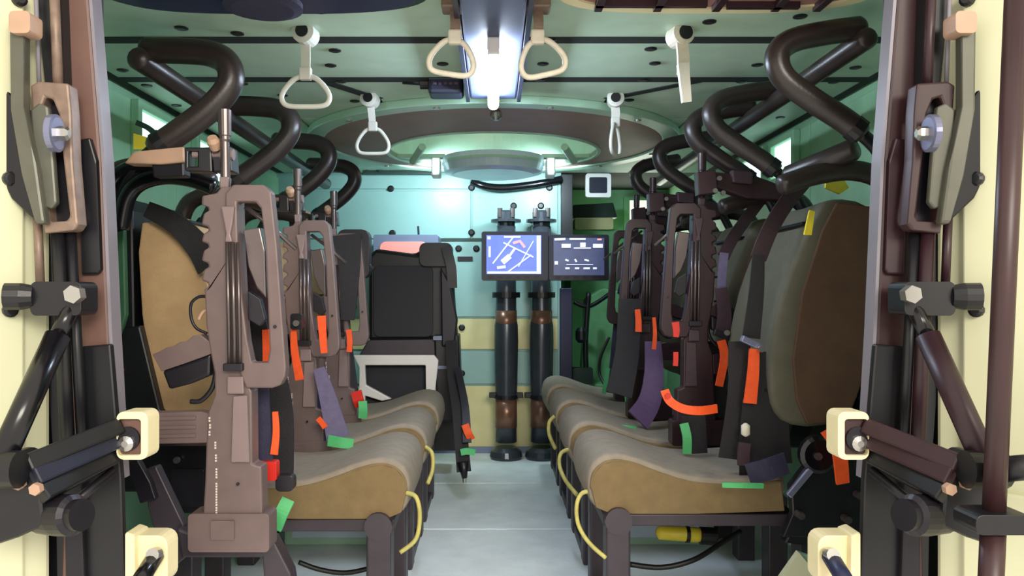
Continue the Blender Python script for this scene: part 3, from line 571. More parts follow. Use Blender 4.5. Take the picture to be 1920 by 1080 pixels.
# ------------------------------------------------------------------ rifles
RD = 1.73; k_ = RD/F
def rifle(mirror_, body_mat, frame_mat, light_mat, label):
    sg = -1 if mirror_ else 1
    X0 = (440-VX)*k_; Z0 = CZ-(1030-VY)*k_
    org = Vector((X0*sg, RD, Z0))
    t = thing('rifle', label, 'rifle', org, 'rifles racked on the %s side' % ('right' if mirror_ else 'left'))
    def q(px, py, y=0): return Vector((sg*(px-VX)*k_, RD+y, CZ-(py-VY)*k_))
    def plate(loops, y0, th):
        if not isinstance(loops[0][0], (tuple, list)): loops = [loops]
        return prism(B(), loops, lambda u, v, k: q(u, v, y0+th*k))
    body = [(378, 367), (405, 362), (414, 350), (446, 350), (446, 380), (448, 460), (456, 600), (462, 680), (468, 727), (472, 735), (473, 870), (490, 876), (492, 965),
            (380, 965), (384, 900), (386, 835), (389, 775), (402, 742), (402, 700), (394, 662), (386, 610), (383, 548)]
    for y in (535, 498, 462, 430, 393): body += [(381, y+8), (391, y+2), (389, y-5), (377, y-9)]
    fin('receiver', plate(body, 0.0, 0.05), body_mat, t, bevel=0.004)
    fin('carry_handle', plate([[(424, 362), (438, 347), (496, 347), (510, 360), (521, 460), (538, 690), (536, 705), (527, 722), (512, 727), (463, 727), (448, 690), (436, 560), (424, 460)],
                               [(446, 379), (480, 379), (491, 392), (499, 460), (507, 655), (503, 679), (474, 679), (466, 640), (456, 560), (448, 460)]], -0.008, 0.035), frame_mat, t, bevel=0.004)
    fin('butt', plate(rrect(354, 506, 962, 1034, 8), -0.006, 0.062), body_mat, t, bevel=0.005)
    fin('butt_plate', plate(rrect(398, 442, 974, 1010, 2), -0.011, 0.006), body_mat, t, bevel=0.002)
    fin('cheek_panel', plate([(440, 742), (466, 740), (470, 866), (436, 866)], -0.010, 0.012), light_mat, t, bevel=0.003)
    fin('hinge_block', plate([(428, 705), (458, 705), (460, 738), (428, 738)], -0.010, 0.012), light_mat, t, bevel=0.003)
    mg = fin('magazine', plate([(278, 775), (372, 772), (392, 776), (388, 832), (276, 834)], 0.006, 0.035), body_mat, t, bevel=0.004)
    for y in (783, 800, 816): fin('rib', plate([(280, y), (366, y-2), (366, y+4), (280, y+6)], 0.002, 0.006), body_mat, mg)
    g = fin('grip', plate([(283, 665), (296, 660), (310, 652), (322, 650), (335, 642), (348, 640), (360, 630), (374, 628), (390, 640), (394, 664), (350, 680), (300, 697)], 0.006, 0.036), body_mat, t, bevel=0.005)
    fin('grip_under', plate([(299, 697), (350, 680), (392, 664), (390, 705), (350, 722), (312, 732)], 0.012, 0.034), 'gun_dark', g, bevel=0.006)
    fin('trigger_guard', tube(B(), [q(382, 556, .02), q(366, 557, .02), q(352, 570, .02), (q(352, 596, .02)), q(362, 616, .02), q(382, 626, .02)], 0.0035, 8), 'gun_dark', t, smooth=True)
    fin('trigger', tube(B(), [q(386, 580, .02), q(374, 586, .02), q(366, 600, .02)], 0.004, 8), 'tan_block', t, smooth=True)
    fin('hook_guard', tube(B(), [q(396, 670, .01), q(401, 700, .01), q(394, 730, .01), q(374, 752, .01), q(354, 754, .01)], 0.0055, 8), 'gun_dark', t, smooth=True)
    for x, r in ((430, .0042), (440, .0050), (450, .0042)):
        fin('rod', tube(B(), [q(x, 455, -.014), q(x+4, 680, -.014)], r, 8, 1), 'gunmetal', t, smooth=True)
    fin('rod_stop', plate([(424, 680), (460, 680), (460, 694), (424, 694)], -0.022, 0.024), 'gun_dark', t, bevel=0.002)
    fin('cocking_lever', plate([(418, 388), (444, 388), (440, 420), (436, 440), (440, 455), (426, 455), (428, 440), (424, 418)], -0.016, 0.018), light_mat, t, bevel=0.003)
    fin('barrel', lathe(B(), [(0, .011), (.10, .0095), (.105, .0115), (.112, .0115), (.114, .0135), (.17, .0145), (.172, .009)], q(417, 350, .02), (-0.012*sg, 0, 1), 16), 'gunmetal' if not mirror_ else body_mat, t, smooth=False)
    fin('front_sight', plate([(408, 330), (426, 330), (424, 354), (410, 354)], 0.008, 0.024), light_mat, t, bevel=0.003)
    # mechanism seen through the carry handle
    fin('bolt_cover', plate([(452, 430), (484, 425), (494, 470), (496, 560), (478, 540), (462, 500)], 0.012, 0.03), 'gunmetal', t, bevel=0.003)
    fin('sight_bar', tube(B(), [q(452, 385, .03), q(492, 415, .03), q(548, 465, .035)], 0.005, 8, 1), 'gunmetal', t, smooth=True)
    fin('ejection_port', plate([(460, 545), (484, 560), (494, 600), (482, 612), (462, 600)], 0.014, 0.02), 'gun_dark', t, bevel=0.002)
    for x, y in ((518, 612), (449, 905)): fin('pin', lathe(B(), [(0, .0035), (.004, .0035)], q(x, y, -0.0095), (0, -1, 0), 10), 'gun_dark', t)
    bm = B()
    for a, b, x in ((782, 792, 393), (795, 804, 394), (808, 816, 393), (828, 842, 404), (852, 866, 405), (878, 898, 406), (905, 962, 406)):
        for yy in range(a, b, 5): prism(bm, [[(x-1.6, yy), (x+1.6, yy), (x+1.6, yy+3.6), (x-1.6, yy+3.6)]], lambda u, v, k: q(u, v, -0.0012+0.002*k))
    if not mirror_: fin('marking', bm, 'mark_white', t, label='white printed marking along the stock')
    else: bm.free()
    return t
r1 = rifle(False, 'rifle_brown', 'rifle_brown', 'rifle_light', 'nearest brown rifle standing muzzle up on the left, full grip in view')
copy_tree(r1, (-0.045, 0.835, 0), None, 'second brown rifle on the left, behind the nearest one')
copy_tree(r1, (-0.04, 1.395, 0), None, 'third brown rifle on the left, beside the black far chair')
q1 = rifle(True, 'rifle_maroon', 'rifle_maroon', 'web_maroon', 'nearest dark maroon rifle racked on the right')
q1.location += Vector((0.10, 0.885, 0.06))
copy_tree(q1, (-0.05, 0.56, 0), None, 'second dark maroon rifle on the right, behind the nearest one')
copy_tree(q1, (-0.015, 1.12, 0), None, 'farthest dark rifle on the right, beside the monitors')

# ------------------------------------------------------------------ rifle clamps
def clamp(label):
    t = thing('rifle_clamp', label, 'clamp', P(390, 320, 1.78), 'clamps holding the rifle barrels')
    fin('arm', pplate(B(), [(232, 306), (250, 284), (345, 275), (346, 304), (300, 308)], 1.84, 0.05), 'tan_block', t, bevel=0.005)
    fin('arm_sleeve', pplate(B(), [(284, 305), (345, 303), (346, 330), (286, 332)], 1.85, 0.04), 'gun_dark', t, bevel=0.004)
    fin('jaw', pplate(B(), [[(345, 276), (396, 276), (398, 322), (346, 320)], [(353, 284), (370, 284), (370, 312), (353, 312)]], 1.76, 0.04), 'black', t, bevel=0.003)
    fin('screw', lathe(B(), [(0, .008), (.06, .008), (.062, .013), (.09, .013)], P(362, 290, 1.77), (1, 0, 0), 12), 'rifle_light', t)
    fin('latch', pplate(B(), [(380, 276), (432, 274), (436, 322), (400, 322), (398, 300), (382, 300)], 1.765, 0.05), 'gun_dark', t, bevel=0.003)
    fin('knob', lathe(B(), [(0, .011), (.02, .014), (.03, .010)], P(404, 279, 1.755), (0, -.6, .6), 14), 'tan_block', t)
    return t
c1 = clamp('tan and black clamp on the nearest left rifle barrel')
copy_tree(c1, (-0.045, 0.835, 0), None, 'tan and black clamp on the second left rifle barrel')
copy_tree(c1, (-0.04, 1.395, 0), None, 'tan and black clamp on the third left rifle barrel')
def rclamp(off, label):
    t = thing('rifle_clamp', label, 'clamp', P(1360, 390, 2.6)+Vector(off), 'clamps holding the rifle barrels')
    ORG[t.name] = P(1360, 390, 2.6)
    fin('jaw', pplate(B(), [(1308, 322), (1342, 318), (1346, 362), (1310, 366)], 2.59, 0.05), 'dark_maroon', t, bevel=0.003)
    fin('arm', pplate(B(), [(1340, 322), (1420, 330), (1478, 352), (1470, 376), (1400, 372), (1344, 352)], 2.62, 0.05), 'dark_maroon', t, bevel=0.006)
    fin('pad', pplate(B(), [(1372, 318), (1412, 322), (1412, 346), (1374, 342)], 2.60, 0.03), 'web_maroon', t, bevel=0.005)
    for x, y in ((1348, 335), (1340, 358), (1355, 362)): fin('screw', lathe(B(), [(0, .008), (.01, .008)], P(x, y, 2.585), (0, -1, 0), 8), 'steel', t)
rclamp((0, 0, 0), 'dark maroon clamp on the nearest right rifle barrel')
rclamp((-0.05, 0.56, 0), 'dark maroon clamp on the second right rifle barrel')
rclamp((-0.015, 1.12, 0), 'dark maroon clamp on the farthest right rifle barrel')
# rack base under the nearest left rifle
t = thing('rack_foot', 'folded black metal foot of the nearest left rifle rack', 'rack', P(300, 1060, 1.80))
fin('slanted_plate', pplate(B(), [(232, 868), (258, 862), (282, 905), (292, 936), (262, 945), (248, 900)], 1.80, 0.02), 'gun_dark', t, bevel=0.003)
fin('lower_plate', pplate(B(), [(272, 880), (292, 874), (345, 985), (352, 1042), (330, 1060), (300, 1040), (276, 950)], 1.82, 0.03), 'seat_metal', t, bevel=0.004)
fin('tray', pplate(B(), [(330, 990), (356, 1000), (512, 1010), (545, 1075), (560, 1180), (500, 1180), (492, 1046), (340, 1046)], 1.80, 0.05), 'seat_metal', t, bevel=0.005)
t = thing('wall_box', 'black equipment box behind the nearest left rifle magazine', 'equipment box', P(340, 965, 2.0))
fin('body', pplate(B(), rrect(282, 392, 836, 962, 5), 2.0, 0.08), 'black', t, bevel=0.005)
fin('lid', pplate(B(), rrect(320, 382, 880, 950, 5), 1.99, 0.02), 'gun_dark', t, bevel=0.004)
fin('latch', lathe(B(), [(0, .008), (.01, .008)], P(333, 862, 1.995), (0, -1, 0), 10), 'steel', t)

# ------------------------------------------------------------------ harnesses
def harness(label, loc, items):
    t = thing('seat_harness', label, 'harness', loc, 'seat harnesses')
    for nm, mat, pts, wpx, th in items:
        fin(nm, prib(pts, wpx, th), mat, t)
    return t
h = harness('navy webbing harness with red buckle behind the nearest left rifle', P(490, 990, 1.95), [
    ('strap', 'web_navy', [(486, 690, 1.84), (488, 760, 1.84), (492, 868, 1.84)], (30, 40), .006),
    ('pull_tab', 'orange', [(516, 772, 1.83), (518, 810, 1.83), (514, 852, 1.83)], (10, 14), .006),
    ('green_tab', 'green_tab', [(541, 936, 1.90), (528, 962, 1.89), (516, 990, 1.90)], (24, 26), .010),
    ('pull_tab', 'orange', [(498, 618, 1.86), (500, 650, 1.86), (501, 684, 1.86)], (12, 16), .006),
    ('strap', 'web_black', [(470, 560, 1.88), (486, 620, 1.88), (492, 700, 1.88)], 34, .006),
    ('strap', 'web_maroon', [(476, 430, 1.90), (480, 560, 1.90), (486, 700, 1.90)], (44, 52), .008),
    ('shoulder_strap', 'web_black', [(276, 392, 2.09), (330, 420, 2.08), (372, 462, 2.08), (396, 500, 2.08)], (30, 56), .008),
    ('strap', 'web_black', [(506, 700, 2.04), (520, 780, 2.04), (520, 900, 2.05)], 60, .006)])
fin('buckle', pplate(B(), rrect(470, 518, 866, 902, 5), 1.822, 0.03), 'red', h, bevel=0.005)
fin('latch', pplate(B(), rrect(516, 550, 892, 922, 9), 1.83, 0.03), 'gun_dark', h, bevel=0.005)
h = harness('lavender and orange belt harness between the first and second left rifles', P(600, 840, 2.6), [
    ('pull_tab', 'orange', [(551, 618, 2.36), (552, 655, 2.36), (562, 712, 2.37)], (10, 16), .006),
    ('strap', 'web_lavender', [(598, 690, 2.50), (616, 750, 2.50), (634, 822, 2.49)], (20, 44), .006),
    ('green_tab', 'green_tab', [(616, 826, 2.47), (640, 830, 2.46), (662, 832, 2.47)], (20, 18), .010),
    ('pull_tab', 'orange', [(603, 592, 2.45), (605, 625, 2.45), (608, 662, 2.45)], (16, 12), .006),
    ('pull_tab', 'orange', [(596, 784, 2.48), (603, 792, 2.48), (610, 802, 2.48)], 10, .006),
    ('strap', 'web_black', [(540, 560, 2.60), (546, 700, 2.60), (560, 840, 2.60)], 60, .006),
    ('strap', 'web_navy', [(574, 690, 2.58), (590, 760, 2.58), (600, 840, 2.58)], 40, .006)])
fin('buckle', pplate(B(), rrect(544, 566, 588, 618, 5), 2.34, 0.03), 'gun_dark', h, bevel=0.004)
fin('rivet', lathe(B(), [(0, .009), (.01, .009)], P(556, 606, 2.335), (0, -1, 0), 12), 'steel', h)
h = harness('small red and green tabbed belt beside the third left rifle', P(676, 790, 3.1), [
    ('red_tab', 'red', [(668, 734, 3.08), (672, 750, 3.07), (676, 762, 3.08)], 20, .008),
    ('green_tab', 'green_tab', [(680, 752, 3.05), (681, 768, 3.05), (680, 784, 3.06)], 16, .008),
    ('pull_tab', 'orange', [(654, 618, 3.06), (656, 640, 3.06), (655, 660, 3.06)], 10, .006),
    ('strap', 'web_black', [(650, 440, 3.10), (655, 500, 3.10), (652, 600, 3.10)], (56, 24), .01),
    ('strap', 'web_black', [(640, 500, 3.16), (640, 600, 3.16), (660, 740, 3.16)], (40, 24), .01)])
fin('headrest_pad', pplate(B(), rrect(632, 692, 430, 522, 14), 3.14, 0.07), 'black', h, bevel=0.015)
h = harness('nearest right harness with dark straps, steel buckle and orange pull', P(1410, 890, 2.2), [
    ('shoulder_strap', 'web_maroon', [(1516, 330, 2.30), (1476, 378, 2.26), (1444, 430, 2.22), (1422, 484, 2.2)], 30, .006),
    ('shoulder_strap', 'web_black', [(1422, 478, 2.19), (1418, 550, 2.19), (1408, 634, 2.19)], (22, 34), .006),
    ('pull_tab', 'orange', [(1414, 654, 2.17), (1412, 700, 2.165), (1406, 756, 2.17)], (18, 24), .008),
    ('strap', 'web_black', [(1408, 750, 2.20), (1404, 820, 2.20), (1404, 890, 2.21)], (30, 36), .006),
    ('lap_belt', 'web_black', [(1386, 640, 2.23), (1386, 740, 2.23), (1370, 860, 2.24)], (40, 46), .006),
    ('lap_belt', 'web_navy', [(1474, 868, 2.13), (1440, 880, 2.12), (1402, 890, 2.13)], 40, .008),
    ('green_tab', 'green_tab', [(1354, 909, 2.10), (1392, 910, 2.09), (1430, 911, 2.10)], 9, .010),
    ('orange_strap', 'orange', [(1552, 804, 2.05), (1572, 840, 2.04), (1580, 906, 2.06)], (30, 24), .008),
    ('strap', 'web_black', [(1440, 660, 2.22), (1440, 760, 2.20), (1445, 870, 2.2)], (60, 80), .006)])
fin('buckle', ribbon(B(), [P(1390, 634, 2.17), P(1430, 652, 2.17)], 0.018, 0.02, 1), 'steel_blue', h, bevel=0.003)
fin('rivet', lathe(B(), [(0, .009), (.01, .009)], P(1426, 654, 2.155), (0, -1, 0), 12), 'steel', h)
fin('bead', lathe(B(), [(-.018, .004), (-.012, .012), (.012, .012), (.018, .004)], P(1398, 806, 2.17), (0, 0, 1), 14), 'strap_cream', h, smooth=True)
fin('toggle', prib([(1396, 830, 2.18), (1394, 850, 2.18), (1394, 872, 2.18)], 22, .012), 'web_maroon', h)
h = harness('second right harness with grey strap, orange pull and green tab', P(1350, 850, 2.6), [
    ('shoulder_strap', 'web_maroon', [(1428, 372, 2.72), (1396, 415, 2.68), (1372, 450, 2.64), (1356, 482, 2.62)], 22, .006),
    ('shoulder_strap', 'web_lavender', [(1358, 474, 2.61), (1354, 510, 2.61), (1352, 545, 2.61)], 16, .006),
    ('strap', 'web_maroon', [(1352, 540, 2.6), (1358, 590, 2.6), (1354, 630, 2.6)], (22, 30), .006),
    ('pull_tab', 'orange', [(1352, 638, 2.58), (1358, 670, 2.58), (1348, 724, 2.58)], (16, 14), .008),
    ('green_tab', 'green_tab', [(1282, 794, 2.45), (1288, 820, 2.44), (1288, 850, 2.45)], 16, .010),
    ('strap', 'web_black', [(1300, 780, 2.47), (1302, 815, 2.47), (1304, 850, 2.47)], 44, .010),
    ('lap_belt', 'web_black', [(1334, 640, 2.66), (1330, 740, 2.66), (1336, 850, 2.66)], 60, .006)])
fin('buckle', ribbon(B(), [P(1338, 622, 2.58), P(1366, 632, 2.58)], 0.02, 0.02, 1), 'gun_dark', h, bevel=0.003)
fin('rivet', lathe(B(), [(0, .009), (.01, .009)], P(1362, 624, 2.565), (0, -1, 0), 12), 'steel', h)
t = thing('warning_tag', 'large bent orange tag hanging before the nearest right rifle stock', 'tag', P(1290, 780, 2.22))
fin('tag_sheet', prib([(1246, 732, 2.24), (1256, 752, 2.22), (1280, 766, 2.2), (1312, 770, 2.2), (1344, 766, 2.22)], (16, 16), .006), 'orange', t)
fin('tag_eye', lathe(B(), [(0, .008), (.006, .008)], P(1252, 742, 2.215), (0, -1, 0), 12), 'red', t)
h = harness('purple lap belt draped on the third right seat with green tabs', P(1210, 800, 3.0), [
    ('lap_belt', 'web_purple', [(1224, 640, 3.0), (1226, 700, 2.98), (1218, 752, 2.95), (1196, 788, 2.90)], (30, 48), .008),
    ('green_tab', 'green_tab', [(1156, 800, 2.86), (1176, 802, 2.85), (1192, 804, 2.86)], 9, .008),
    ('green_tab', 'green_tab', [(1172, 748, 3.22), (1186, 748, 3.21), (1194, 752, 3.22)], 10, .008),
    ('pull_tab', 'orange', [(1195, 580, 3.05), (1197, 600, 3.05), (1197, 622, 3.05)], (10, 12), .006),
    ('pull_tab', 'orange', [(1226, 595, 2.95), (1228, 625, 2.95), (1226, 655, 2.95)], (6, 8), .006),
    ('pull_tab', 'red', [(1266, 604, 2.40), (1268, 620, 2.40), (1267, 632, 2.40)], (14, 10), .006),
    ('pull_tab', 'red', [(1267, 660, 2.40), (1267, 675, 2.40), (1266, 686, 2.40)], 9, .006),
    ('strap', 'web_black', [(1180, 560, 3.1), (1176, 660, 3.1), (1160, 740, 3.05)], (40, 50), .006)])
h = harness('dark blue belt with green tab on the farthest right seat', P(1150, 740, 3.8), [
    ('strap', 'web_navy', [(1166, 600, 3.80), (1162, 680, 3.78), (1158, 738, 3.74)], (30, 44), .006),
    ('green_tab', 'green_tab', [(1140, 690, 3.75), (1136, 716, 3.74), (1132, 738, 3.74)], 8, .008),
    ('red_tab', 'red', [(1150, 698, 3.72), (1158, 700, 3.72), (1162, 702, 3.72)], 8, .008)])
# black base mechanism of the nearest right seat
t = thing('seat_mechanism', 'black folding mechanism under the nearest right backrest', 'seat mechanism', P(1560, 1030, 2.12))
fin('side_plate', pplate(B(), [(1482, 912), (1516, 868), (1540, 830), (1570, 812), (1640, 800), (1660, 1030), (1590, 1030), (1545, 1010), (1468, 1008), (1486, 965)], 2.12, 0.03), 'black', t, bevel=0.005)
fin('link_bar', ribbon(B(), [P(1478, 930, 2.10), P(1520, 880, 2.10)], 0.018, 0.012, 1), 'steel_blue', t, bevel=0.003)
fin('recliner', lathe(B(), [(0, .05), (.02, .05), (.026, .04)], P(1530, 850, 2.12), (0, -1, 0), 22), 'black_gloss', t)
for px, py in ((1527, 852), (1495, 962), (1582, 970), (1605, 925)): fin('bolt', lathe(B(), [(0, .010), (.03, .010)], P(px, py, 2.115), (0, -1, 0), 8), 'gunmetal', t)
fin('lower_link', pplate(B(), [(1480, 1000), (1600, 1004), (1600, 1060), (1570, 1062), (1540, 1028), (1470, 1018)], 2.13, 0.04), 'gun_dark', t, bevel=0.005)
t = thing('seat_mechanism', 'black folding mechanism beside the nearest left backrest', 'seat mechanism', P(250, 780, 2.08))
fin('side_plate', pplate(B(), [(204, 620), (262, 610), (300, 768), (330, 800), (300, 830), (205, 790)], 2.08, 0.03), 'black', t, bevel=0.005)
fin('green_strip', pplate(B(), [(206, 440), (232, 430), (236, 590), (222, 640), (206, 630)], 2.07, 0.02), 'green_dark', t, bevel=0.004)
fin('bolt', lathe(B(), [(0, .012), (.02, .012)], P(224, 694, 2.08), (0, -1, 0), 12), 'tan_block', t)

# ------------------------------------------------------------------ cables and things under the seats
def cable(name, label, pts, r, mat, cat='cable', grp=None):
    fin(name, tube(B(), [P(*p) for p in pts], r, 8, 6), mat, label=label, cat=cat, group=grp, smooth=True)
cable('cable', 'yellow striped cable looping before the nearest right seat leg', [(1110, 920, 2.2), (1090, 926, 2.19), (1081, 950, 2.18), (1085, 985, 2.18), (1105, 1018, 2.17), (1136, 1046, 2.16)], 0.006, 'cable_yellow', grp='looped seat cables')
cable('cable', 'yellow striped cable between the first and second right seats', [(1068, 842, 2.75), (1052, 850, 2.74), (1049, 872, 2.73), (1060, 900, 2.68), (1082, 928, 2.6)], 0.007, 'cable_yellow', grp='looped seat cables')
cable('cable', 'yellow striped cable between the second and third right seats', [(1040, 780, 3.3), (1030, 792, 3.3), (1030, 815, 3.29), (1042, 842, 3.26)], 0.008, 'cable_yellow', grp='looped seat cables')
cable('cable', 'yellow striped cable looping before the nearest left seat leg', [(762, 924, 2.12), (780, 932, 2.11), (787, 965, 2.11), (780, 1010, 2.11), (750, 1036, 2.10)], 0.006, 'cable_yellow', grp='looped seat cables')
cable('cable', 'yellow striped cable between the first and second left seats', [(798, 838, 2.68), (810, 850, 2.66), (811, 880, 2.65), (802, 906, 2.6)], 0.007, 'cable_yellow', grp='looped seat cables')
cable('hose', 'outer black hose arching over the nearest left backrest', [(206, 470, 2.02), (204, 400, 2.02), (212, 345, 2.02), (240, 318, 2.02), (290, 312, 2.02), (345, 322, 2.02)], 0.021, 'black_gloss', 'hose', 'hoses over the nearest left seat')
cable('hose', 'inner black hose arching over the nearest left backrest', [(226, 430, 1.99), (238, 372, 1.99), (264, 342, 1.99), (310, 330, 1.99), (360, 336, 1.99), (402, 352, 1.99)], 0.021, 'black_gloss', 'hose', 'hoses over the nearest left seat')
cable('hose', 'black hose sagging under the nearest left seat', [(560, 1054, 2.3), (600, 1068, 2.3), (650, 1074, 2.3), (706, 1062, 2.3)], 0.007, 'cable_black', 'hose', 'hoses under the seats')
cable('hose', 'black hose sagging under the nearest right seat', [(1180, 1058, 2.35), (1240, 1064, 2.35), (1300, 1050, 2.35), (1350, 1020, 2.4), (1388, 996, 2.45)], 0.008, 'cable_black', 'hose', 'hoses under the seats')
cable('cable', 'thin black cable curving down beside the far right seats', [(1142, 632, 4.2), (1126, 670, 4.2), (1124, 700, 4.2), (1134, 722, 4.15)], 0.008, 'cable_black')
t = thing('fire_bottle', 'yellow cylinder with a black valve lying under the nearest right seat', 'bottle', P(1270, 1015, 2.7))
fin('bottle', lathe(B(), [(0, .008), (.01, .022), (.13, .024), (.15, .018)], P(1230, 998, 2.55), (1, 0, -0.06), 16), 'yellow', t, smooth=True)
fin('valve', lathe(B(), [(0, .028), (.05, .028), (.055, .018)], P(1312, 1004, 2.55), (1, 0, -0.06), 16), 'black', t)
fin('bottle_strap', lathe(B(), [(0, .026), (.012, .026)], P(1285, 1002, 2.55), (1, 0, -0.06), 16), 'black', t)
for s, px0, px1, d, lab in ((-1, 532, 740, 2.95, 'pale metal stowage locker under the left seats'), (1, 1132, 1340, 2.95, 'pale metal stowage locker under the right seats')):
    a = P(px0, 985, d); b = P(px1, 985, d)
    t = thing('stowage_locker', lab, 'locker', ((a.x+b.x)/2, d, 0), 'lockers under the seats')
    fin('body', box(B(), a.x, b.x, d, d+0.35, 0.0, 0.22), 'flange', t, bevel=0.01)
    fin('door', box(B(), a.x+0.03, b.x-0.03, d-0.008, d, 0.03, 0.19), 'drum', t, bevel=0.004)
    fin('handle', box(B(), (a.x+b.x)/2-0.04, (a.x+b.x)/2+0.04, d-0.02, d-0.008, 0.10, 0.115), 'steel', t, bevel=0.003)
t = thing('folded_board', 'pale folded board standing on the floor by the right door post', 'board', P(1500, 1090, 2.07))
fin('board_face', prism(B(), [[(1446, 1110), (1498, 1036), (1560, 1110)]], lambda u, v, k: P(u, v, 2.07)+Vector((0, 0.02*k, 0))), 'cream', t)
fin('board_flap', prism(B(), [[(1498, 1036), (1560, 1110), (1620, 1120), (1580, 1064)]], lambda u, v, k: P(u, v, 2.095)+Vector((0, 0.02*k, 0))), 'flange', t)

# ================================================================== far end equipment
t = thing('command_chair', 'black padded commander chair on a white frame at the far left', 'chair', P(760, 845, 4.0))
fin('backrest', pplate(B(), [(690, 480), (704, 466), (780, 476), (800, 456), (836, 462), (848, 486), (852, 560), (858, 636), (690, 640)], 3.95, 0.12), 'black', t, bevel=0.02)
fin('back_panel', pplate(B(), rrect(700, 812, 498, 632, 12), 3.94, 0.03), 'chair_navy', t, bevel=0.01)
fin('headrest', pplate(B(), rrect(786, 848, 455, 500, 12), 3.92, 0.10), 'black', t, bevel=0.015)
fin('arm_strap', prib([(836, 462, 3.90), (846, 500, 3.89), (848, 540, 3.89)], 18, .02), 'black', t)
fin('side_pad', pplate(B(), [(826, 500), (846, 540), (858, 600), (852, 650), (828, 650)], 3.88, 0.05), 'gun_dark', t, bevel=0.008)
fin('pan', pplate(B(), [(690, 638), (822, 636), (822, 668), (672, 668)], 3.92, 0.16), 'seat_metal', t, bevel=0.006)
fin('side_box', pplate(B(), [(814, 628), (860, 628), (864, 740), (858, 790), (820, 790), (816, 700)], 3.9, 0.2), 'black', t, bevel=0.008)
fin('trim_bar', pplate(B(), rrect(812, 848, 630, 638, 2), 3.885, 0.02), 'bezel_grey', t)
fin('trim_bar', pplate(B(), rrect(818, 848, 686, 692, 2), 3.885, 0.02), 'bezel_grey', t)
fin('white_frame', pplate(B(), [[(662, 666), (814, 666), (822, 676), (815, 740), (812, 845), (800, 845), (798, 685), (684, 685), (686, 722), (734, 748), (716, 752), (684, 742), (684, 845), (672, 845), (674, 690)]], 3.88, 0.03), 'white_metal', t, bevel=0.005)
fin('under_panel', pplate(B(), rrect(684, 802, 682, 772, 3), 3.95, 0.1), 'chair_navy', t)
fin('foot', pplate(B(), rrect(690, 860, 770, 845, 5), 4.1, 0.2), 'black', t, bevel=0.01)
t = thing('hanging_belt', 'black belt with orange and green tags dangling beside the aisle at the far chair', 'belt', P(872, 905, 3.55))
fin('webbing', prib([(846, 640, 3.86), (850, 700, 3.75), (860, 770, 3.62), (866, 840, 3.55), (870, 884, 3.54)], (22, 26), .014), 'web_black', t)
fin('webbing', prib([(858, 690, 3.70), (872, 760, 3.60), (876, 830, 3.52)], (12, 16), .012), 'gun_dark', t)
fin('orange_tag', prib([(872, 796, 3.53), (878, 812, 3.52), (884, 824, 3.53)], 14, .008), 'orange', t)
fin('green_tag', prib([(864, 848, 3.50), (876, 846, 3.50), (890, 848, 3.51)], 12, .012), 'green_tab', t)
fin('tongue', tube(B(), [P(868, 866, 3.53), P(871, 896, 3.53)], (0.026, 0.012), 10, 1), 'black', t, smooth=True)
fin('tip', lathe(B(), [(0, .010), (.02, .008)], P(871, 896, 3.53), (0, 0, -1), 10), 'steel', t)
t = thing('radio_display', 'grey radio box with glowing pink display above the black chair', 'display', P(760, 480, 4.4))
fin('case', pplate(B(), rrect(700, 822, 440, 484, 4), 4.40, 0.235), 'bezel_grey', t, bevel=0.006)
fin('display', pplate(B(), rrect(712, 802, 453, 479, 12), 4.392, 0.012), 'screen_pink', t, bevel=0.003)
fin('antenna', tube(B(), [P(785, 442, 4.45), P(784, 424, 4.45)], .006, 8, 1), 'bezel', t)
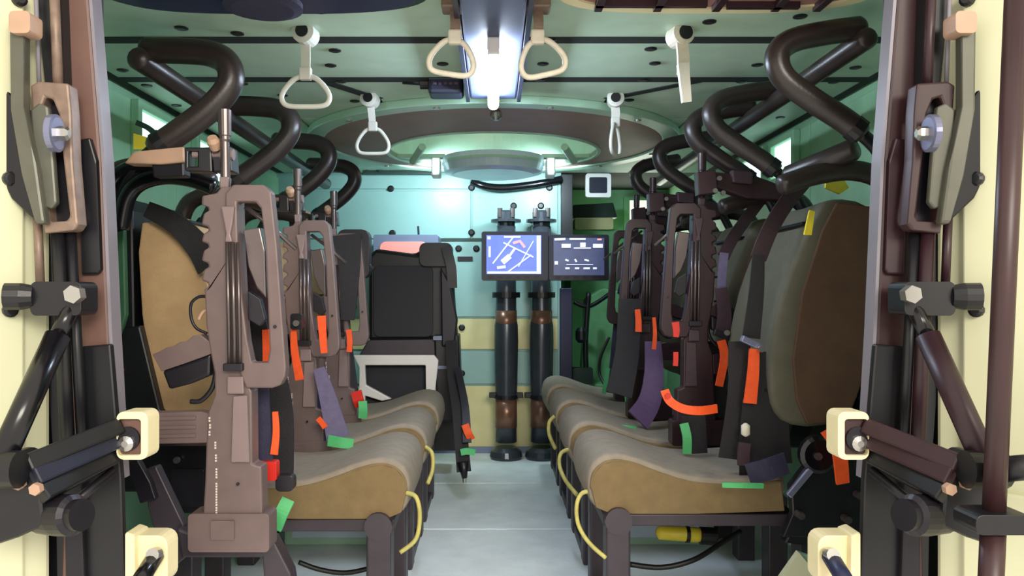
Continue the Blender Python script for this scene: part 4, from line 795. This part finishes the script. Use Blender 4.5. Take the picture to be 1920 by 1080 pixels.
for k, (xa, xb, lab, sm) in enumerate(((903, 1028, 'monitor with a bright blue map', 'screen_blue'), (1029, 1142, 'monitor with a dark menu page, right of the map', 'screen_dark'))):
    t = thing('monitor', lab, 'monitor', P((xa+xb)/2, 525, 4.22), 'paired monitors at the far end')
    y0 = 434 if k == 0 else 440
    fin('bezel', pplate(B(), rrect(xa, xb, y0, 526, 4), 4.22, 0.06), 'bezel', t, bevel=0.008)
    sx0, sx1, sy0, sy1 = (912, 1015, 441, 514) if k == 0 else (1038, 1133, 446, 516)
    sc = fin('screen', pplate(B(), [(sx0, sy0), (sx1, sy0), (sx1, sy1), (sx0, sy1)], 4.216, 0.01), sm, t)
    bm = B(); br = B()
    def ln(b, x0, y0_, x1, y1_, wd): ribbon(b, [P(x0, y0_, 4.2145), P(x1, y1_, 4.2145)], S(wd, 4.21), 0.0015, 1)
    if k == 0:
        for a in ((924, 494, 962, 445, 2.2), (952, 510, 996, 478, 2), (944, 455, 1000, 482, 2.2), (1000, 452, 972, 500, 1.5), (918, 462, 918, 482, 4), (914, 511, 1013, 511, 4), (1010, 442, 1010, 513, 7), (942, 492, 956, 480, 10), (955, 480, 966, 465, 4), (932, 502, 948, 500, 5), (945, 444, 976, 444, 3), (914, 446, 920, 446, 5)): ln(bm, *a)
        ribbon(br, [P(962, 456, 4.2145), P(975, 452, 4.2145), P(984, 464, 4.2145)], S(5, 4.21), 0.0015, 1)
    else:
        for a in ((1040, 449, 1060, 448, 4), (1068, 448, 1098, 448, 3), (1053, 461, 1070, 461, 7), (1088, 459, 1098, 459, 8), (1112, 461, 1130, 461, 7), (1076, 465, 1108, 465, 2), (1040, 493, 1046, 493, 6), (1060, 487, 1066, 489, 3), (1078, 486, 1081, 491, 3), (1096, 487, 1104, 489, 3), (1060, 503, 1068, 503, 3), (1078, 503, 1086, 503, 3), (1094, 503, 1106, 503, 3), (1112, 503, 1119, 503, 3), (1062, 496, 1112, 496, 1)): ln(bm, *a)
        ln(br, 1120, 449, 1128, 449, 3)
    fin('screen_print', bm, 'print_white', sc, kind='stuff'); fin('screen_print', br, 'print_red', sc)
    for j in range(6): fin('key', pplate(B(), rrect(xa+12+j*17, xa+22+j*17, 518, 522, 1), 4.216, 0.01), 'gun_dark', t)
for k, (px, lab) in enumerate(((949, 'left tall dark canister standing below the map monitor'), (1015, 'right tall dark canister standing behind the right seats'))):
    d = 4.48; zb = 0.012
    t = thing('canister', lab, 'canister', (P(px, 0, d).x, d, 0), 'tall canisters before the bulkhead')
    x = P(px, 0, d).x; zz = lambda py: P(0, py, d).z
    fin('tube', lathe(B(), [(0.0, .060), (zz(770)-.1, .058), (zz(720)-.1, .063), (zz(640)-.1, .068), (zz(610)-.1, .066), (zz(596)-.1, .058), (zz(545)-.1, .056), (zz(425)-.1, .054)], (x, d, .1), (0, 0, 1), 28), 'canister', t, smooth=True)
    fin('copper_sheen', lathe(B(), [(0, .0605), (zz(580)-zz(620), .0600)], (x, d-0.004, zz(622)), (0, 0, 1), 28), 'canister_sheen', t, smooth=True)  # copper rings paint the sheen on the dark tube
    fin('copper_sheen', lathe(B(), [(0, .0615), (zz(748)-zz(800), .0605)], (x, d-0.004, zz(800)), (0, 0, 1), 28), 'canister_sheen', t, smooth=True)
    fin('foot', lathe(B(), [(0, .085), (.02, .092), (.05, .085), (.07, .06)], (x, d, 0.0), (0, 0, 1), 28), 'canister', t)
    fin('collar', lathe(B(), [(0, .078), (.03, .078)], (x, d, zz(558)), (0, 0, 1), 28), 'black', t)
    fin('collar', lathe(B(), [(0, .070), (.018, .070)], (x, d, zz(746)), (0, 0, 1), 28), 'gun_dark', t)
    fin('cap', lathe(B(), [(0, .05), (.04, .05), (.045, .085), (.06, .085), (.065, .05), (.10, .05), (.11, .04)], (x, d, zz(432)), (0, 0, 1), 20), 'canister', t)
    for s in (-1, 1): fin('cap_lug', lathe(B(), [(0, .014), (.05, .014)], (x+s*.035, d-.03, zz(408)), (0, 0, 1), 10), 'gunmetal', t)
    for s in (-1, 1): fin('clip', box(B(), x+s*0.075-.02, x+s*0.075+.02, d-.03, d+.03, zz(745), zz(736)), 'black', t, bevel=0.003)
# wall fittings
t = thing('wall_rail', 'dark stowage rail with coiled cord high on the bulkhead', 'rail', P(752, 328, 4.55))
fin('rail', pplate(B(), rrect(680, 824, 319, 326, 2), 4.55, 0.04), 'teal_dark', t)
fin('rail', pplate(B(), rrect(740, 822, 309, 313, 1), 4.55, 0.03), 'teal_dark', t)
fin('rail_block', pplate(B(), rrect(806, 824, 308, 326, 2), 4.54, 0.05), 'black', t)
fin('cord', tube(B(), [P(686, 318, 4.54), P(700, 312, 4.54), (P(712, 320, 4.54)), P(722, 310, 4.54), P(736, 306, 4.54), P(745, 298, 4.54)], .008, 8), 'teal_dark', t, smooth=True)
cable('conduit', 'thick black cable sagging across the bulkhead above the monitors', [(886, 340, 4.6), (905, 348, 4.58), (940, 352, 4.58), (985, 348, 4.58), (1024, 342, 4.58), (1052, 336, 4.6)], 0.022, 'black_gloss')
t = thing('mirror', 'square white framed mirror high at the driver compartment', 'mirror', P(1122, 370, 4.7))
fin('frame', pplate(B(), [rrect(1098, 1146, 325, 370, 5), rrect(1105, 1139, 332, 362, 3)], 4.7, 0.03), 'white_metal', t, bevel=0.004)
fin('glass', pplate(B(), rrect(1104, 1140, 331, 363, 3), 4.71, 0.015), 'bezel', t)
fin('arm', tube(B(), [P(1122, 326, 4.72), P(1122, 308, 4.72)], .012, 8, 1), 'black', t)
t = thing('driver_console', 'yellow topped green console in the driver compartment', 'console', P(1115, 440, 5.3))
fin('top', pplate(B(), rrect(1078, 1150, 408, 430, 4), 5.3, 0.2), 'yellow_panel_and_reflection', t, bevel=0.006)
fin('body', pplate(B(), rrect(1070, 1160, 430, 560, 4), 5.35, 0.45), 'green_kit', t, bevel=0.006)
fin('hood', pplate(B(), [(1075, 384), (1150, 380), (1158, 408), (1072, 408)], 5.4, 0.1), 'teal_dark', t, bevel=0.006)
t = thing('driver_chair', 'green driver seat seen between the jamb and right rifles', 'seat', P(1120, 830, 5.0))
fin('backrest', pplate(B(), [(1098, 560), (1130, 540), (1165, 548), (1170, 660), (1150, 720), (1088, 720), (1092, 660)], 5.0, 0.12), 'green_kit', t, bevel=0.02)
fin('cushion', pplate(B(), [(1070, 720), (1180, 720), (1180, 770), (1066, 770)], 4.85, 0.4), 'green_kit', t, bevel=0.02)
fin('pedestal', pplate(B(), rrect(1085, 1160, 770, 828, 3), 4.95, 0.2), 'teal_dark', t)
t = thing('control_column', 'black lever stand with a crossbar beside the dark jamb', 'lever', P(1098, 720, 4.75))
fin('column', tube(B(), [P(1104, 548, 4.75), P(1098, 640, 4.75), P(1100, 720, 4.75)], .016, 10), 'black', t, smooth=True)
fin('crossbar', tube(B(), [P(1076, 566, 4.75), P(1106, 574, 4.75), P(1150, 546, 4.78)], .013, 10), 'black', t, smooth=True)
fin('grip', lathe(B(), [(-.04, .02), (-.02, .035), (.03, .035), (.05, .02)], P(1090, 630, 4.74), (0, 0, 1), 14), 'black', t)
fin('base', pplate(B(), rrect(1074, 1112, 690, 720, 3), 4.72, 0.08), 'teal_dark', t, bevel=0.006)
# yellow tag on the left wall and cord on right
t = thing('wall_tag', 'yellow tag with a grey clip on the left wall above the clamp', 'tag', P(262, 275, 2.35))
fin('plate', pplate(B(), [(250, 250), (272, 256), (290, 268), (286, 280), (250, 280)], 2.35, 0.01), 'yellow', t)
fin('clip', prib([(256, 230, 2.35), (278, 240, 2.35), (296, 256, 2.35)], 10, .008), 'teal_dark', t)
t = thing('wall_tag', 'yellow tag hanging behind the top of the nearest right backrest', 'tag', P(1570, 360, 2.35))
fin('plate', pplate(B(), [(1550, 336), (1582, 336), (1592, 352), (1575, 364), (1548, 352)], 2.35, 0.01), 'yellow', t)
fin('pull', prib([(1522, 396, 2.14), (1518, 418, 2.13), (1514, 440, 2.14)], (10, 14), .008), 'yellow', t)
bpy.context.view_layer.update()
